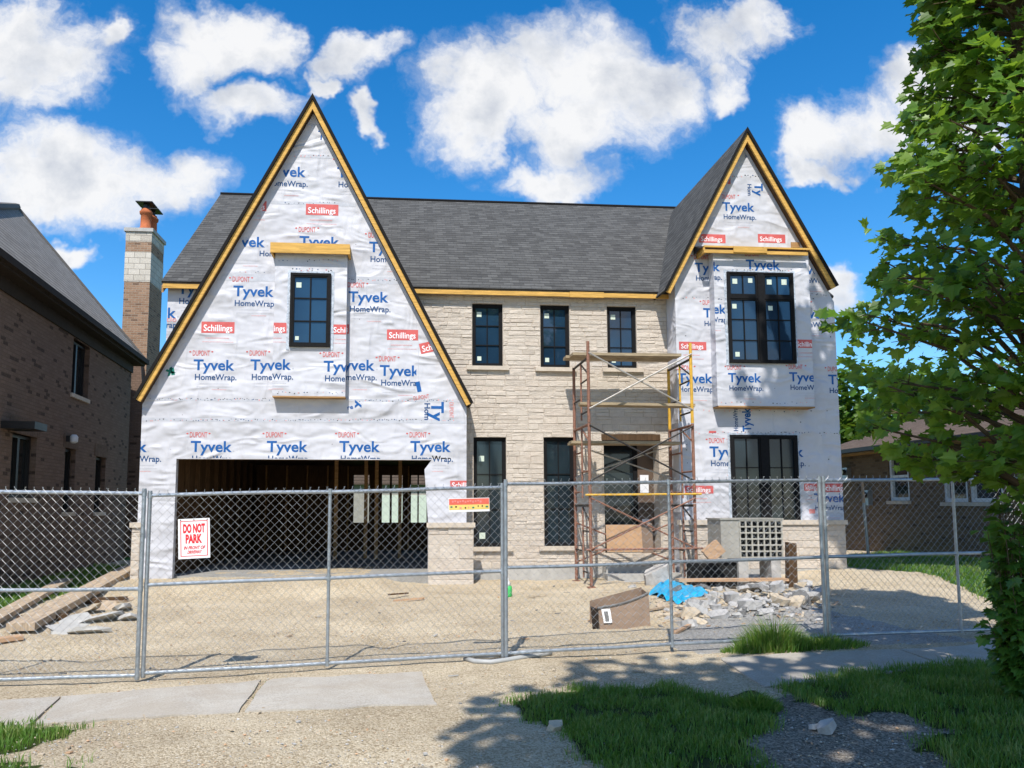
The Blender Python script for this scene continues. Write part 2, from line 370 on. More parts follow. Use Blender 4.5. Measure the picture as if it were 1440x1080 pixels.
class Prints:
    INK = ['ink_blue', 'ink_navy', 'ink_red', 'ink_faint', 'ink_white', 'ink_green', 'ink_pink', 'ink_black']
    def __init__(s, Y, planes): s.Y = Y; s.mb = MB(); s.planes = planes; s.k = aty(660, 500, Y).y / FL
    def hp(s, clip):
        h = list(s.planes)
        if clip:
            x0, x1, y0, y1 = clip
            mx, my = ((x0 or 600) + (x1 or 600)) / 2, ((y0 or 450) + (y1 or 450)) / 2
            if x0 is not None: h.append((-1, 0, -aty(x0, my, s.Y).x))
            if x1 is not None: h.append((1, 0, aty(x1, my, s.Y).x))
            if y0 is not None: h.append((0, 1, aty(mx, y0, s.Y).z))
            if y1 is not None: h.append((0, -1, -aty(mx, y1, s.Y).z))
        return h
    def poly(s, pts, ink, lay, clip=None):
        q = clip_poly(pts, s.hp(clip))
        if len(q) >= 3: s.mb.add([(x, s.Y - lay, z) for x, z in q], [tuple(range(len(q)))], s.INK.index(ink))
    def text(s, t, px, py, w, cap, ink, bold=.02, rot=0, clip=None, lay=.004):
        vs, fs, W = text_geo(t, bold); o = aty(px, py, s.Y); k = (o - EYE).dot(fh) / FL
        sx = w * k / W; sy = cap * k / CAP; c, n = cos(rot), sin(rot); hp = s.hp(clip)
        P = [(o.x + x * sx * c - y * sy * n, o.z + x * sx * n + y * sy * c) for x, y in vs]
        for f in fs:
            q = clip_poly([P[i] for i in f], hp)
            if len(q) >= 3: s.mb.add([(x, s.Y - lay, z) for x, z in q], [tuple(range(len(q)))], s.INK.index(ink))
    def rect(s, px0, py0, px1, py1, ink, lay=.003, clip=None, rot=0):
        a = aty(px0, py1, s.Y); b = aty(px1, py0, s.Y); cx, cz = (a.x + b.x) / 2, (a.z + b.z) / 2
        P = []
        for x, z in ((a.x, a.z), (b.x, a.z), (b.x, b.z), (a.x, b.z)):
            dx, dz = x - cx, z - cz; P.append((cx + dx * cos(rot) - dz * sin(rot), cz + dx * sin(rot) + dz * cos(rot)))
        s.poly(P, ink, lay, clip)
    def logo(s, px, py, sc=1.0, clip=None, rot=0, small=True, dup=True, hw=True):
        # brand print of the wrap: little red line, big blue word, navy word, faint small print
        def at(dx, dy): return px + (dx * cos(rot) + dy * sin(rot)) * sc, py + (dy * cos(rot) - dx * sin(rot)) * sc
        x, y = at(0, 0); s.text('Tyvek', x, y, 57 * sc, 15 * sc, 'ink_blue', .021, rot, clip)
        x, y = at(59, 0); s.text('.', x, y, 2 * sc, 10 * sc, 'ink_faint', .0, rot, clip)
        if hw: x, y = at(2, 14); s.text('HomeWrap.', x, y, 58 * sc, 8.4 * sc, 'ink_navy', .015, rot, clip)
        if dup:
            x, y = at(-1, -20); s.text('DUPONT', x, y, 24 * sc, 7.6 * sc, 'ink_red', .008, rot, clip)
            for dx in (-6, 25):
                x, y = at(dx, -22.5); s.text('\u2022', x, y, 3 * sc, 6 * sc, 'ink_red', .0, rot, clip)
        if small:
            for j, (a, b, ink) in enumerate(((8, 50, 'ink_faint'), (4, 54, 'ink_faint'), (26, 46, 'ink_pink'))):
                x, y = at(a, 20 + j * 4.2); s.text('wwnanonomonawnonamow' if j != 2 else 'nonawno', x, y, (b - a) * sc, 1.7 * sc, ink, -.005, rot, clip)
    def badge(s, x0, y0, x1, y1, clip=None, rot=0, tiny=True):
        s.rect(x0, y0, x1, y1, 'ink_red', .003, clip, rot)
        cx, cy = (x0 + x1) / 2, (y0 + y1) / 2; w = (x1 - x0) * .86; h = (y1 - y0)
        dx, dy = -w / 2, h * .32
        s.text('Schillings', cx + dx * cos(rot) + dy * sin(rot), cy + dy * cos(rot) - dx * sin(rot), w, h * .62, 'ink_white', .012, rot, clip, .0055)
        if tiny and not rot:
            s.text('nonawnonow', x0 + 6, y1 + 8, (x1 - x0) - 14, 2.4, 'ink_pink', -.004, 0, clip)
            s.text('wwnanonomonawno', x0 + 1, y1 + 13, (x1 - x0) - 3, 1.6, 'ink_pink', -.004, 0, clip)
    def seam(s, x0, x1, y, n, clip=None):
        for i in range(n):
            x = x0 + (x1 - x0) * (i + U(-.4, .4)) / n; yy = y + U(-1.4, 1.4); w = U(.7, 1.8)
            s.rect(x, yy, x + w, yy + U(.8, 1.3), random.choice(['ink_black', 'ink_faint', 'ink_black', 'ink_navy', 'ink_pink']), .0035, clip)
    def build(s, parent): return s.mb.build('printed_lettering', s.INK, parent)

# ================================================================== THE NEW HOUSE
YG, YW, YK, YS = 15.2, 15.75, 15.03, 15.58     # garage front / stone wall / rake boards / main eave
YBACK = 24.0
house = thing('unfinished_house', 'tall two-gable new house half clad in white printed wrap and pale stone', 'house', (2.0, 18, 0))
def rect(px0, py0, px1, py1, Y):
    my, mx = (py0 + py1) / 2, (px0 + px1) / 2
    return aty(px0, my, Y).x, aty(px1, my, Y).x, aty(mx, py1, Y).z, aty(mx, py0, Y).z
class Gable:
    def __init__(s, ap, l, r, yk=YK):
        s.a = aty(*ap, yk); s.l = aty(*l, yk); s.r = aty(*r, yk)
        s.A = (s.a.x, s.a.z); s.L = (s.l.x, s.l.z); s.R = (s.r.x, s.r.z)
    def nrm(s, e):
        dx, dz = s.A[0] - e[0], s.A[1] - e[1]; k = math.hypot(dx, dz); n = (-dz / k, dx / k)
        return n if n[1] > 0 else (-n[0], -n[1])
    def off(s, e, o):                              # eave point and apex of the roof line moved in by o
        n = s.nrm(e); return (e[0] - n[0] * o, e[1] - n[1] * o), (s.A[0], s.A[1] - o / n[1])
    def strip(s, mb, e, o0, o1, y0, y1, mi=0):
        e0, a0 = s.off(e, o0); e1, a1 = s.off(e, o1); P = [e0, e1, a1, a0]
        if e[0] > s.A[0]: P = [e1, e0, a0, a1]
        mb.extr_y([P[0], P[1], P[2], P[3]] if e[0] < s.A[0] else P, y0, y1, mi)
    def zat(s, x, o):
        e = s.L if x < s.A[0] else s.R; p, a = s.off(e, o)
        return p[1] + (a[1] - p[1]) * (x - p[0]) / (a[0] - p[0])
    def planes(s, o):
        out = []
        for e in (s.L, s.R):
            n = s.nrm(e); p, a = s.off(e, o); out.append((n[0], n[1], n[0] * p[0] + n[1] * p[1]))
        return out
GL = Gable((440, 133), (188, 560), (665, 566))
GR = Gable((1050, 180), (934, 408), (1178, 402))

def gable_roof(g, yb, yk=YK):
    rf = MB()
    for e in (g.L, g.R): g.strip(rf, e, 0, .045, yk - .035, yb)
    r = rf.build('roof', ['dark_shingle'], house, uv=True)
    ed = MB()
    for e in (g.L, g.R): g.strip(ed, e, -.004, .049, yk - .05, yk - .033)
    ed.build('drip_edge', 'asphalt_edge', r)
    for e in (g.L, g.R):
        b = MB(); g.strip(b, e, .052, .142, yk - .01, yk + .032); b.build('rake_board', 'yellow_pine', house)
        b = MB(); g.strip(b, e, .122, .134, yk + .034, YG + .0); b.build('soffit_board', 'dark_stud', house)
gable_roof(GL, 19.9); gable_roof(GR, 19.55)

# --- main roof
RX0, RX1 = aty(227, 393, YS).x, 9.15
ZE = aty(760, 408, YS).z; ZE0 = aty(240, 394, YS).z; ZE = (ZE + ZE0) / 2
YRG = 20.05; ZRG = aty(600, 282, YRG).z
m = MB()
def slab(mb, y0, z0, y1, z1, x0, x1, t, mi=0):
    dy, dz = y1 - y0, z1 - z0; k = math.hypot(dy, dz); ny, nz = -dz / k, dy / k
    if nz < 0: ny, nz = -ny, -nz
    mb.extr_x([(y0, z0), (y1, z1), (y1 - 0 * ny, z1 - t / nz), (y0 - ny * t, z0 - nz * t)] if y1 > y0 else
              [(y1, z1), (y0, z0), (y0 - ny * t, z0 - nz * t), (y1, z1 - t / nz)], x0, x1, mi)
slab(m, YS, ZE, YRG, ZRG, RX0, RX1, .06)
slab(m, 2 * YRG - YS, ZE, YRG + .002, ZRG, RX0, RX1, .06)
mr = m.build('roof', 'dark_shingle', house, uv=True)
m = MB(); m.tube([(RX0, YRG, ZRG + .0), (RX1, YRG, ZRG + .0)], .05, 6); m.build('ridge_cap', 'asphalt_edge', mr)
m = MB()                                           # rake edge boards of the main roof
for y1, y0 in ((YRG, YS + .03), (YRG, 2 * YRG - YS - .03)):
    m.obox(((RX0 + .02), (y0 + y1) / 2, (ZE + ZRG) / 2 - .16), (.02, 0, 0), (0, (y1 - y0) / 2, (ZRG - ZE) / 2), (0, 0, .07))
m.build('rake_board', 'brown_pine', house)
xe0 = aty(592, 405, YS).x; xe1 = aty(936, 410, YS).x
z_e = ZE - .055
m = MB(); n = 3
xs = [xe0 - .35, aty(801, 408, YS).x, aty(849, 408, YS).x, xe1 + .25]
for i in range(3):
    d = .012 if i == 1 else 0; m.box(xs[i] + .003, xs[i + 1], YS - d, YS + .038, z_e - .085 - d, z_e + .004 + d)
m.build('fascia_board', 'yellow_pine', house)
m = MB(); m.box(RX0 + .03, aty(300, 398, YS).x, YS, YS + .038, z_e - .09, z_e); m.build('fascia_board', 'yellow_pine', house)
m = MB(); m.box(RX0 + .05, aty(300, 398, YS).x, YS + .04, YW - .0, z_e - .02, z_e - .005); m.build('soffit_board', 'brown_pine', house); m = MB(); m.box(xe0 - .35, xe1 + .3, YS + .04, YW, z_e - .02, z_e - .005); m.build('soffit_board', 'brown_pine', house)

# --- wrapped walls
GX0 = aty(198, 620, YG).x; GX1 = aty(656, 640, YG).x
OX0 = aty(245, 730, YG).x; OX1 = aty(601, 730, YG).x; OZ = aty(420, 646, YG).z
ZB = 0.10
mb = MB()
zt = lambda g, x: g.zat(x, .14)
c1 = aty(607, 646, YG); c2 = aty(597, 660, YG); c3 = aty(602, 735, YG)
poly = [(GX0, .22), (OX0, .22), (OX0, OZ), (c1.x, OZ), (c2.x, c2.z), (c3.x, c3.z), (c3.x, ZB - .2), (GX1, ZB - .2), (GX1, zt(GL, GX1)), (GL.A[0], GL.zat(GL.A[0], .14)), (GX0, zt(GL, GX0))]
mb.extr_y(poly, YG, YG + .14)
wl = mb.build('house_wrap', 'house_wrap', house)
mb = MB(); mb.box(GX1 - .14, GX1 - .001, YG + .142, YW, ZB - .3, zt(GL, GX1)); mb.build('wall', 'house_wrap', house); mb = MB(); mb.box(GX0 + .001, GX0 + .14, YG + .142, 18.5, -.2, zt(GL, GX0)); mb.build('wall', 'house_wrap', house)
MX0 = aty(235, 440, YW).x; RBX0 = aty(953, 560, YG).x; RBX1 = aty(1180, 580, YG).x
mb = MB(); mb.box(MX0, MX0 + 2.2, YW, YW + .14, 3.3, z_e - .02); lw = mb.build('house_wrap', 'house_wrap', house)
mb = MB(); ga = [(YW + .15, 0), (YBACK - .15, 0), (YBACK - .15, ZE - .15), (YRG, ZRG - .2), (YW + .15, ZE - .1)]
mb.extr_x(ga, MX0, MX0 + .14); mb.extr_x(ga, RBX1 - .14, RBX1); mb.box(c3.x + .4, RBX1 - .15, YBACK - .15, YBACK, 0, z_e); mb.box(MX0, c3.x + .4, YBACK - .15, YBACK, 2.75, z_e)
mb.box(MX0, OX0 - .1, YBACK - .15, YBACK, 0, 2.74)
mb.build('wall', 'house_wrap', house)
mb = MB(); zt2 = lambda x: GR.zat(x, .14)
p0 = aty(953, 700, YG)
mb.extr_y([(RBX0, .2), (RBX1, .2), (RBX1, zt2(RBX1)), (GR.A[0], GR.zat(GR.A[0], .14)), (RBX0, zt2(RBX0))], YG, YG + .14)
wr = mb.build('house_wrap', 'house_wrap', house)
mb = MB(); mb.box(RBX0, RBX0 + .14, YG + .141, YW + .3, .0, zt2(RBX0)); rs = mb.build('house_wrap', 'house_wrap', house)
mb = MB(); mb.box(RBX1 - .141, RBX1, YG + .141, YW + .16, .0, zt2(RBX1)); mb.build('wall', 'house_wrap', house)

# --- ashlar
def ashlar(mb, x0, x1, z0, z1, Y, holes=(), seed=1, hs=(.065, .085, .10, .10, .13, .16), side=1, wmin=.14, wmax=.52):
    rn = random.Random(seed); z = z0
    def blk(a, b, c, d):
        j = .0035; a += j; b -= j; c += j; d -= j
        if b - a < .02 or d - c < .02: return
        p = rn.uniform(.003, .015); t = rn.random(); e = .007
        J = lambda k: rn.uniform(-k, k)
        bk = [(a, Y, c), (b, Y, c), (b, Y, d), (a, Y, d)]
        fr = [(a + e + J(.005), Y - p - J(.006), c + e + J(.006)), (b - e + J(.005), Y - p - J(.006), c + e + J(.006)),
              (b - e + J(.005), Y - p - J(.006), d - e + J(.006)), (a + e + J(.005), Y - p - J(.006), d - e + J(.006))]
        mb.add(bk + fr, [(4, 5, 6, 7), (0, 1, 5, 4), (1, 2, 6, 5), (2, 3, 7, 6), (3, 0, 4, 7)], 0, t)
    def place(a, b, c, d):
        for hx0, hx1, hz0, hz1 in holes:
            if a < hx1 and b > hx0 and c < hz1 and d > hz0:
                if a < hx0: place(a, hx0, c, d)
                if b > hx1: place(hx1, b, c, d)
                a2, b2 = max(a, hx0), min(b, hx1)
                if c < hz0: place(a2, b2, c, hz0)
                if d > hz1: place(a2, b2, hz1, d)
                return
        blk(a, b, c, d)
    while z < z1 - .01:
        h = rn.choice(hs); h = min(h, z1 - z)
        if z1 - z - h < .04: h = z1 - z
        x = x0 - rn.uniform(0, .25)
        while x < x1:
            w = rn.uniform(wmin, wmax); a, b = max(x, x0), min(x + w, x1)
            if x1 - b < .06: b = x1
            if b - a > .02:
                if h > .14 and rn.random() < .4:
                    k = rn.uniform(.38, .62) * h; place(a, b, z, z + k)
                    q = (a + b) / 2 + rn.uniform(-.1, .1)
                    if b - a > .35 and rn.random() < .6: place(a, q, z + k, z + h); place(q, b, z + k, z + h)
                    else: place(a, b, z + k, z + h)
                else: place(a, b, z, z + h)
            x += w
            if b == x1: break
        z += h
SX0, SX1 = aty(560, 450, YW).x, RBX0 + .0
WUP = [rect(664, 427, 707, 515, YW), rect(760, 429, 801, 517, YW), rect(854, 431, 895, 518, YW)]
WLO = [rect(666, 615, 712, 769, YW), rect(765, 615, 808, 768, YW)]
DOOR = rect(848, 612, 930, 778, YW)
holes = WUP + WLO + [DOOR, (SX0 - .3, GX1, -.2, aty(600, 545, YW).z)]
mb = MB(); zsf = .32; ashlar(mb, SX0, SX1, zsf, z_e - .03, YW, [(a - .004, b + .004, c, d) for a, b, c, d in holes], 5)
sw = mb.build('stone_wall', ['limestone'], house)
mb = MB()                                        # backing wall with the openings left out
xs = sorted(set([SX0, SX1] + [h for q in holes for h in q[:2]]))
for i in range(len(xs) - 1):
    a, b = xs[i], xs[i + 1]
    if b - a < .001: continue
    cuts = sorted([(q[2], q[3]) for q in holes if q[0] <= a + .001 and q[1] >= b - .001]); z = 0.0
    for c, d in cuts: mb.box(a, b, YW, YW + .24, z, c); z = d
    mb.box(a, b, YW, YW + .24, z, z_e - .03)
mb.build('mortar_bed', 'mortar', sw)
mb = MB(); mb.box(GX1, SX1 - .1, YW - .03, YW - .001, -.1, zsf); mb.build('foundation', 'concrete', house)

def window(x0, x1, z0, z1, Y, cols, rows, units=1, transom=None, fr=.045, glass='window_glass', stick=(), proud=.0, depth=.07, bar=.018, tape=False):
    yf = Y - proud; mb = MB()
    mb.box(x0, x1, yf, yf + depth, z1 - fr, z1); mb.box(x0, x1, yf, yf + depth, z0, z0 + fr)
    mb.box(x0, x0 + fr, yf + .001, yf + depth, z0 + fr, z1 - fr); mb.box(x1 - fr, x1, yf + .001, yf + depth, z0 + fr, z1 - fr)
    uw = (x1 - x0) / units; sq = []
    for u in range(units):
        a, b = x0 + u * uw, x0 + (u + 1) * uw
        if u: mb.box(a - fr - .029, a + fr + .029, yf - .006, yf + depth, z0 + fr, z1 - fr)
        ia, ib = a + fr + (.03 if u else 0), b - fr - (.03 if u < units - 1 else 0)
        segs = [(z0 + fr, z1 - fr, rows)]
        if transom is not None:
            mb.box(a + fr, b - fr, yf + .002, yf + depth, transom - .035, transom + .035); segs = [(z0 + fr, transom - .035, rows), (transom + .035, z1 - fr, 1)]
        for c, d, r in segs:
            i = .03; mb.box(ia, ia + i, yf + .012, yf + depth, c, d); mb.box(ib - i, ib, yf + .012, yf + depth, c, d)
            mb.box(ia + i, ib - i, yf + .013, yf + depth, c, c + i); mb.box(ia + i, ib - i, yf + .013, yf + depth, d - i, d)
            for k in range(1, cols):
                x = ia + (ib - ia) * k / cols; mb.box(x - bar / 2, x + bar / 2, yf + .022, yf + .045, c + i, d - i)
            for k in range(1, r):
                z = c + (d - c) * k / r; mb.box(ia + i, ib - i, yf + .024, yf + .045, z - bar / 2, z + bar / 2)
            sq.append((ia + i, ib - i, c + i, d - i))
    w = mb.build('window', 'window_black', house)
    mb = MB()
    for a, b, c, d in sq: mb.box(a, b, yf + .046, yf + .056, c, d)
    mb.build('pane', glass, w)
    for (k, u_, v_, sz) in stick:
        a, b, c, d = sq[k]; x = a + (b - a) * u_; z = c + (d - c) * v_
        mb = MB(); mb.box(x, x + sz, yf + .040, yf + .0445, z, z + sz * 1.05); mb.build('sticker', 'sticker', w)
    return w
ST = [(0, .06, .84, .10), (0, .08, .05, .085)]
def sill(x0, x1, z, Y):
    mb = MB(); mb.box(x0 - .12, x1 + .12, Y - .075, Y + .05, z - .085, z - .002); mb.build('window_sill', 'cut_stone', house)
for q in WUP:
    window(*q, YW + .05, 2, 3, stick=ST); sill(q[0], q[1], q[2], YW)
for i, q in enumerate(WLO):
    window(*q, YW + .05, 2, 3, glass='dim_glass', stick=[(0, .08, .80, .11), (0, .1, .04, .12)] if i == 0 else []); sill(q[0], q[1], q[2], YW)
# lintels and reveals
# --- doorway
mb = MB(); x0, x1, z0, z1 = DOOR
mb.box(x0 - .02, x1 + .0, YW - .02, YW + .2, z1 - .11, z1 + .02); mb.build('lintel', 'dark_stud', house)
mb = MB(); yb = YW + .42
mb.box(x0, x0 + .03, YW + .005, yb, z0 - .1, z1 - .12); mb.box(x1 - .03, x1, YW + .005, yb, z0 - .1, z1 - .12); mb.box(x0 + .03, x1 - .03, YW + .005, yb, z1 - .15, z1 - .12)
mb.build('door_jamb', 'limestone', house)
mb = MB(); mb.box(x0 - .2, x1 + .2, yb + .08, yb + .12, z0 - .3, z1 + .1); 
xd = aty(897, 700, yb).x
mb.box(x0 + .03, xd, yb, yb + .07, z1 - .28, z1 - .15); mb.box(x0 + .03, x0 + .12, yb, yb + .07, z0 - .1, z1 - .28); mb.box(xd - .09, xd, yb, yb + .07, z0 - .1, z1 - .28); mb.box(x0 + .12, xd - .09, yb, yb + .07, z0 - .1, z0 + .1)
dr = mb.build('door', 'window_black', house)
mb = MB(); mb.box(x0 + .12, xd - .09, yb + .03, yb + .04, z0 + .1, z1 - .28); mb.build('pane', 'dim_glass', dr)
mb = MB(); mb.box(xd, x1 - .03, yb - .02, yb + .07, z0 - .1, z1 - .15); pn = mb.build('door_panel', 'door_panel', house)
q = rect(900, 668, 912, 693, yb - .02); mb = MB(); mb.box(q[0], q[1], yb - .028, yb - .021, q[2], q[3]); mb.build('notice', 'paper', pn)
q = rect(903, 730, 913, 737, yb - .02); mb = MB(); mb.box(q[0], q[1], yb - .028, yb - .021, q[2], q[3]); mb.build('notice', 'paper', pn)
mb = MB(); 
for i in range(3): mb.box(x0 - .15 + i * .05, x1 + .3 - i * .08, YW - .95 + i * .3, YW - .032 if i == 2 else YW - .65 + i * .3, -.05, .12 + i * .13)
mb.build('entry_step', 'concrete', house)

# --- bay on the left gable
def bay(px0, py0, px1, py1, dep, wood_px):
    x0, x1, z0, z1 = rect(px0, py0, px1, py1, YG - dep)
    mb = MB(); mb.box(x0, x1, YG - dep, YG + .02, z0, z1); b = mb.build('window_bay', 'house_wrap', house)
    mb = MB(); mb.box(x0 + .01, x1 - .0, YG - dep - .012, YG - .002, z0 - .03, z0 - .002); mb.build('bottom_board', 'brown_pine', b)
    a0, a1, b0, b1 = rect(*wood_px, YG - dep - .16)
    return b, (x0, x1, z0, z1), (a0, a1, b0, b1)
DL = .19
bL, rL, hL = bay(385, 350, 487, 557, DL, (380, 342, 492, 356))
mb = MB(); mb.box(hL[0], hL[1], YG - DL - .16, YG - DL - .12, hL[2], hL[3]); mb.box(hL[0], hL[0] + .04, YG - DL - .119, YG - .003, hL[2], hL[3] - .004); mb.box(hL[1] - .04, hL[1], YG - DL - .119, YG - .003, hL[2], hL[3] - .004)
mb.build('header_board', 'yellow_pine', bL)
mb = MB(); mb.box(hL[0] + .041, hL[1] - .041, YG - DL - .119, YG - .003, hL[3] - .03, hL[3] - .012); mb.build('soffit_board', 'brown_pine', bL)
q = rect(408, 385, 465, 488, YG - DL)
window(*q, YG - DL, 2, 3, stick=[(0, .05, .84, .10), (0, .05, .04, .07)], proud=.062, fr=.05, bar=.025)
def tape(parent, q, Y, w=.06):
    mb = MB(); x0, x1, z0, z1 = q; rn = random.Random(3)
    for a, b, c, d in ((x0 - w, x0, z0 - w, z1 + w), (x1, x1 + w, z0 - w, z1 + w)):
        n = 14; L = [(a + rn.uniform(-.008, .008), c + (d - c) * i / n) for i in range(n + 1)]; R_ = [(b + rn.uniform(-.008, .008), c + (d - c) * i / n) for i in range(n + 1)]
        for i in range(n): mb.add([(*L[i][:1], Y - rn.uniform(.005, .012), L[i][1]), (R_[i][0], Y - rn.uniform(.005, .012), R_[i][1]), (R_[i + 1][0], Y - rn.uniform(.005, .012), R_[i + 1][1]), (L[i + 1][0], Y - rn.uniform(.005, .012), L[i + 1][1])], [(0, 1, 2, 3)])
    mb.add([(x0, Y - .006, z1), (x1, Y - .007, z1), (x1 + .01, Y - .008, z1 + w * .8), (x0 - .01, Y - .006, z1 + w * .8)], [(0, 1, 2, 3)])
    mb.build('flashing_tape', 'flashing_tape', parent)
tape(bL, q, YG - DL)
# --- bay on the right gable
DR = .26
bR, rR, hR = bay(1006, 356, 1141, 571, DR, (990, 346, 1136, 357))
a0, a1, b0, b1 = hR; yh = YG - DR - .16
mb = MB(); mb.box(a0, a1, yh, YG - DR - .12, b0, b0 + .065); mb.box(a0 + .02, a1 + .06, yh + .035, YG - .003, b1 - .035, b1)
xm0, xm1 = aty(1031, 350, yh).x, aty(1078, 350, yh).x; mb.box(xm0, xm1, yh - .02, yh - .001, b0 + .02, b1 - .02)
mb.box(a0, a0 + .04, yh + .041, YG - .003, b0, b1 - .04); mb.build('header_board', 'yellow_pine', bR)
mb = MB(); mb.box(a0 + .04, a1 - .0, yh + .06, YG - DR - .02, b0 + .066, b1 - .036); mb.build('soffit_board', 'dark_stud', bR)
mb = MB(); mb.add([(a0 - .06, YG - .004, b1 + .10), (a0 + .22, YG - .012, b1 + .002), (a0 + .22, yh + .04, b1 + .004), (a0 - .05, yh + .04, b1 - .06), (a0 - .06, YG - .004, b1 - .1)], [(0, 1, 2), (0, 2, 3), (0, 3, 4)]); mb.build('flashing', 'dark_metal', bR)
q = rect(1112, 341, 1124, 348, YG); mb = MB(); mb.box(q[0], q[1], YG - .02, YG - .003, q[2], q[3]); mb.build('wood_block', 'brown_pine', wr)
q = rect(1023, 384, 1116, 511, YG - DR)
window(*q, YG - DR, 2, 3, units=2, transom=aty(1070, 419, YG - DR).z, proud=.062, fr=.038, bar=.018, glass='window_glass',
       stick=[(1, .1, .55, .10), (1, .72, .62, .09), (3, .1, .55, .10), (3, .68, .55, .11), (0, .06, .86, .09), (2, .12, .84, .09), (0, .12, .05, .09)])
tape(bR, q, YG - DR, .055)
q = rect(1028, 612, 1122, 747, YG)
window(*q, YG, 2, 3, units=2, proud=.062, fr=.05, bar=.018, glass='dim_glass')
tape(wr, q, YG, .05)

# --- stone bases
def pier(x0, x1, y0, y1, z0, z1, seed, cap=True):
    mb = MB(); ashlar(mb, x0, x1, z0, z1, y0, (), seed, (.15, .2, .2, .26), 1, .3, .7); p = mb.build('stone_base', 'limestone', house)
    mb = MB(); mb.box(x0 + .002, x1 - .002, y0 + .0, y1, z0 - .2, z1); mb.build('mortar_bed', 'cut_stone', p)
    mb = MB(); mb.box(x0 - .03, x1 + .03, y0 - .05, y1, z1 + .002, z1 + .095); mb.build('coping', 'cut_stone', p)
q = rect(602, 742, 666, 830, YG - .12); pier(q[0], q[1], YG - .12, YG - .002, q[2], q[3], 8)
q = rect(184, 742, 196, 812, YG - .1); pier(q[0], q[1], YG - .10, YG + .6, q[2] - .1, q[3], 9)
q = rect(958, 738, 1190, 800, YG - .12); pier(q[0], q[1], YG - .12, YG - .002, q[2], q[3], 10)
mb = MB(); mb.box(q[0], q[1] + .02, YG - .15, YG - .121, -.1, q[2] - .001); mb.build('foundation', 'concrete', house)

# --- garage inside
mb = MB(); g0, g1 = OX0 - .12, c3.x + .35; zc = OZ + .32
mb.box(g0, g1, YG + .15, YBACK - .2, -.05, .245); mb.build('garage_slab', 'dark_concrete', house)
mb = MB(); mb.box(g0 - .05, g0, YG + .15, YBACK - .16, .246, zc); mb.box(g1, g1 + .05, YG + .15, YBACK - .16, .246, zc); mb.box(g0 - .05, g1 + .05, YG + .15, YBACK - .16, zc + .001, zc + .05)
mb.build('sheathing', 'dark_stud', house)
mb = MB(); mb.box(OX0 - .02, c1.x, YG + .142, YG + .26, OZ + .004, OZ + .3)
mb.build('garage_beam', 'brown_pine', house)
bw = [(497, 519), (537, 548), (551, 566), (578, 587), (589, 600)]
BW = [(aty(a, 700, YBACK - .3).x, aty(b, 700, YBACK - .3).x) for a, b in bw]; bz0, bz1 = aty(550, 735, YBACK - .3).z, aty(550, 668, YBACK - .3).z
mb = MB(); xs = [g0] + [v for p in BW for v in p] + [g1]
for i in range(0, len(xs), 2): mb.box(xs[i], xs[i + 1], YBACK - .3, YBACK - .16, .246, zc)
for a, b in BW: mb.box(a, b, YBACK - .3, YBACK - .16, .246, bz0); mb.box(a, b, YBACK - .3, YBACK - .16, bz1, zc)
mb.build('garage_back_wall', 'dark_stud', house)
x = g0 + .3
while x < g1:
    mb = MB(); mb.box(x, x + .045, YBACK - .45, YBACK - .301, .246, zc - .01); x += .61
    if not any(a - .05 < x - .6 < b for a, b in BW): mb.build('stud', 'brown_pine', house)
for k in range(9):
    y = 16.2 + k * .8; mb = MB(); mb.box(g0 + .001, g0 + .1, y, y + .045, .246, zc - .002); mb.build('stud', 'dark_stud', house)  # darker wood than the right side, garage shade put into the colour
for k in range(7):
    y = 16.2 + k * .8; mb = MB(); mb.box(g1 - .1, g1 - .001, y, y + .045, .246, zc - .002); mb.build('stud', 'brown_pine', house)
for px, yy in ((470, 19.8), (512, 20.2), (527, 19.8), (560, 20.2)):
    x = aty(px, 700, yy).x; mb = MB(); mb.box(x, x + .09, yy, yy + .09, .246, zc - .002); mb.build('stud', 'brown_pine', house)

# --- lettering of the wrap, plus painted shading along its seams
PL = Prints(YG, GL.planes(.2) + [(-1, 0, -GX0), (1, 0, GX1)])
for (x, y, c) in ((272, 520, None), (328, 416, None), (490, 424, None), (534, 528, (None, 586, None, None)), (316, 346, None), (421, 346, (None, None, None, 351)), (374, 247, None), (474, 249, None), (519, 354, None)):
    PL.logo(x, y, 1, c, hw=(y != 346), dup=True)
PL.text('HomeWrap.', 365, 360, 56, 8, 'ink_navy', .015, 0, (None, 386, None, None))
for x in (148, 268, 375, 477, 577):
    PL.logo(x, 635, 1.0, (None, None, None, 645.5), small=False)
PL.logo(577, 635, 1.0, (608, None, 640, None), dup=False); PL.logo(165, 635, 1.0, (None, None, 640, None), dup=False)
PL.logo(470, 520, 1.0, (487, None, None, None), dup=False)
PL.logo(352, 520, 1.0, (None, 387, None, None))
for b in ((430, 288, 476, 302), (283, 453, 330, 468), (544, 464, 588, 478), (340, 283, 375, 296), (466, 456, 491, 469)): PL.badge(*b)
PL.badge(590, 479, 634, 493, None, rad(14)); PL.badge(633, 676, 672, 688, None, 0, False)
PL.text('Hom', 597, 567, 24, 8, 'ink_navy', .02, -pi / 2, (594, 632, 563, 592)); PL.text('Ty', 607, 565, 28, 17, 'ink_blue', .03, -pi / 2, (594, 632, 563, 592)); PL.text('DUPONT', 632, 566, 22, 6, 'ink_pink', .0, -pi / 2)
PL.text('DUPONT', 582, 563, 22, 6, 'ink_red', .0, .15); PL.text('y', 505, 574, 12, 9, 'ink_blue', .03, pi / 2); PL.text('re', 489, 576, 8, 6, 'ink_blue', .02, .2); PL.text('1', 587, 551, 6, 14, 'ink_blue', .03, .2)
PL.text('x', 235, 529, 13, 13, 'ink_green', .045, .5); PL.text('1', 241, 527, 5, 9, 'ink_green', .06, .2)
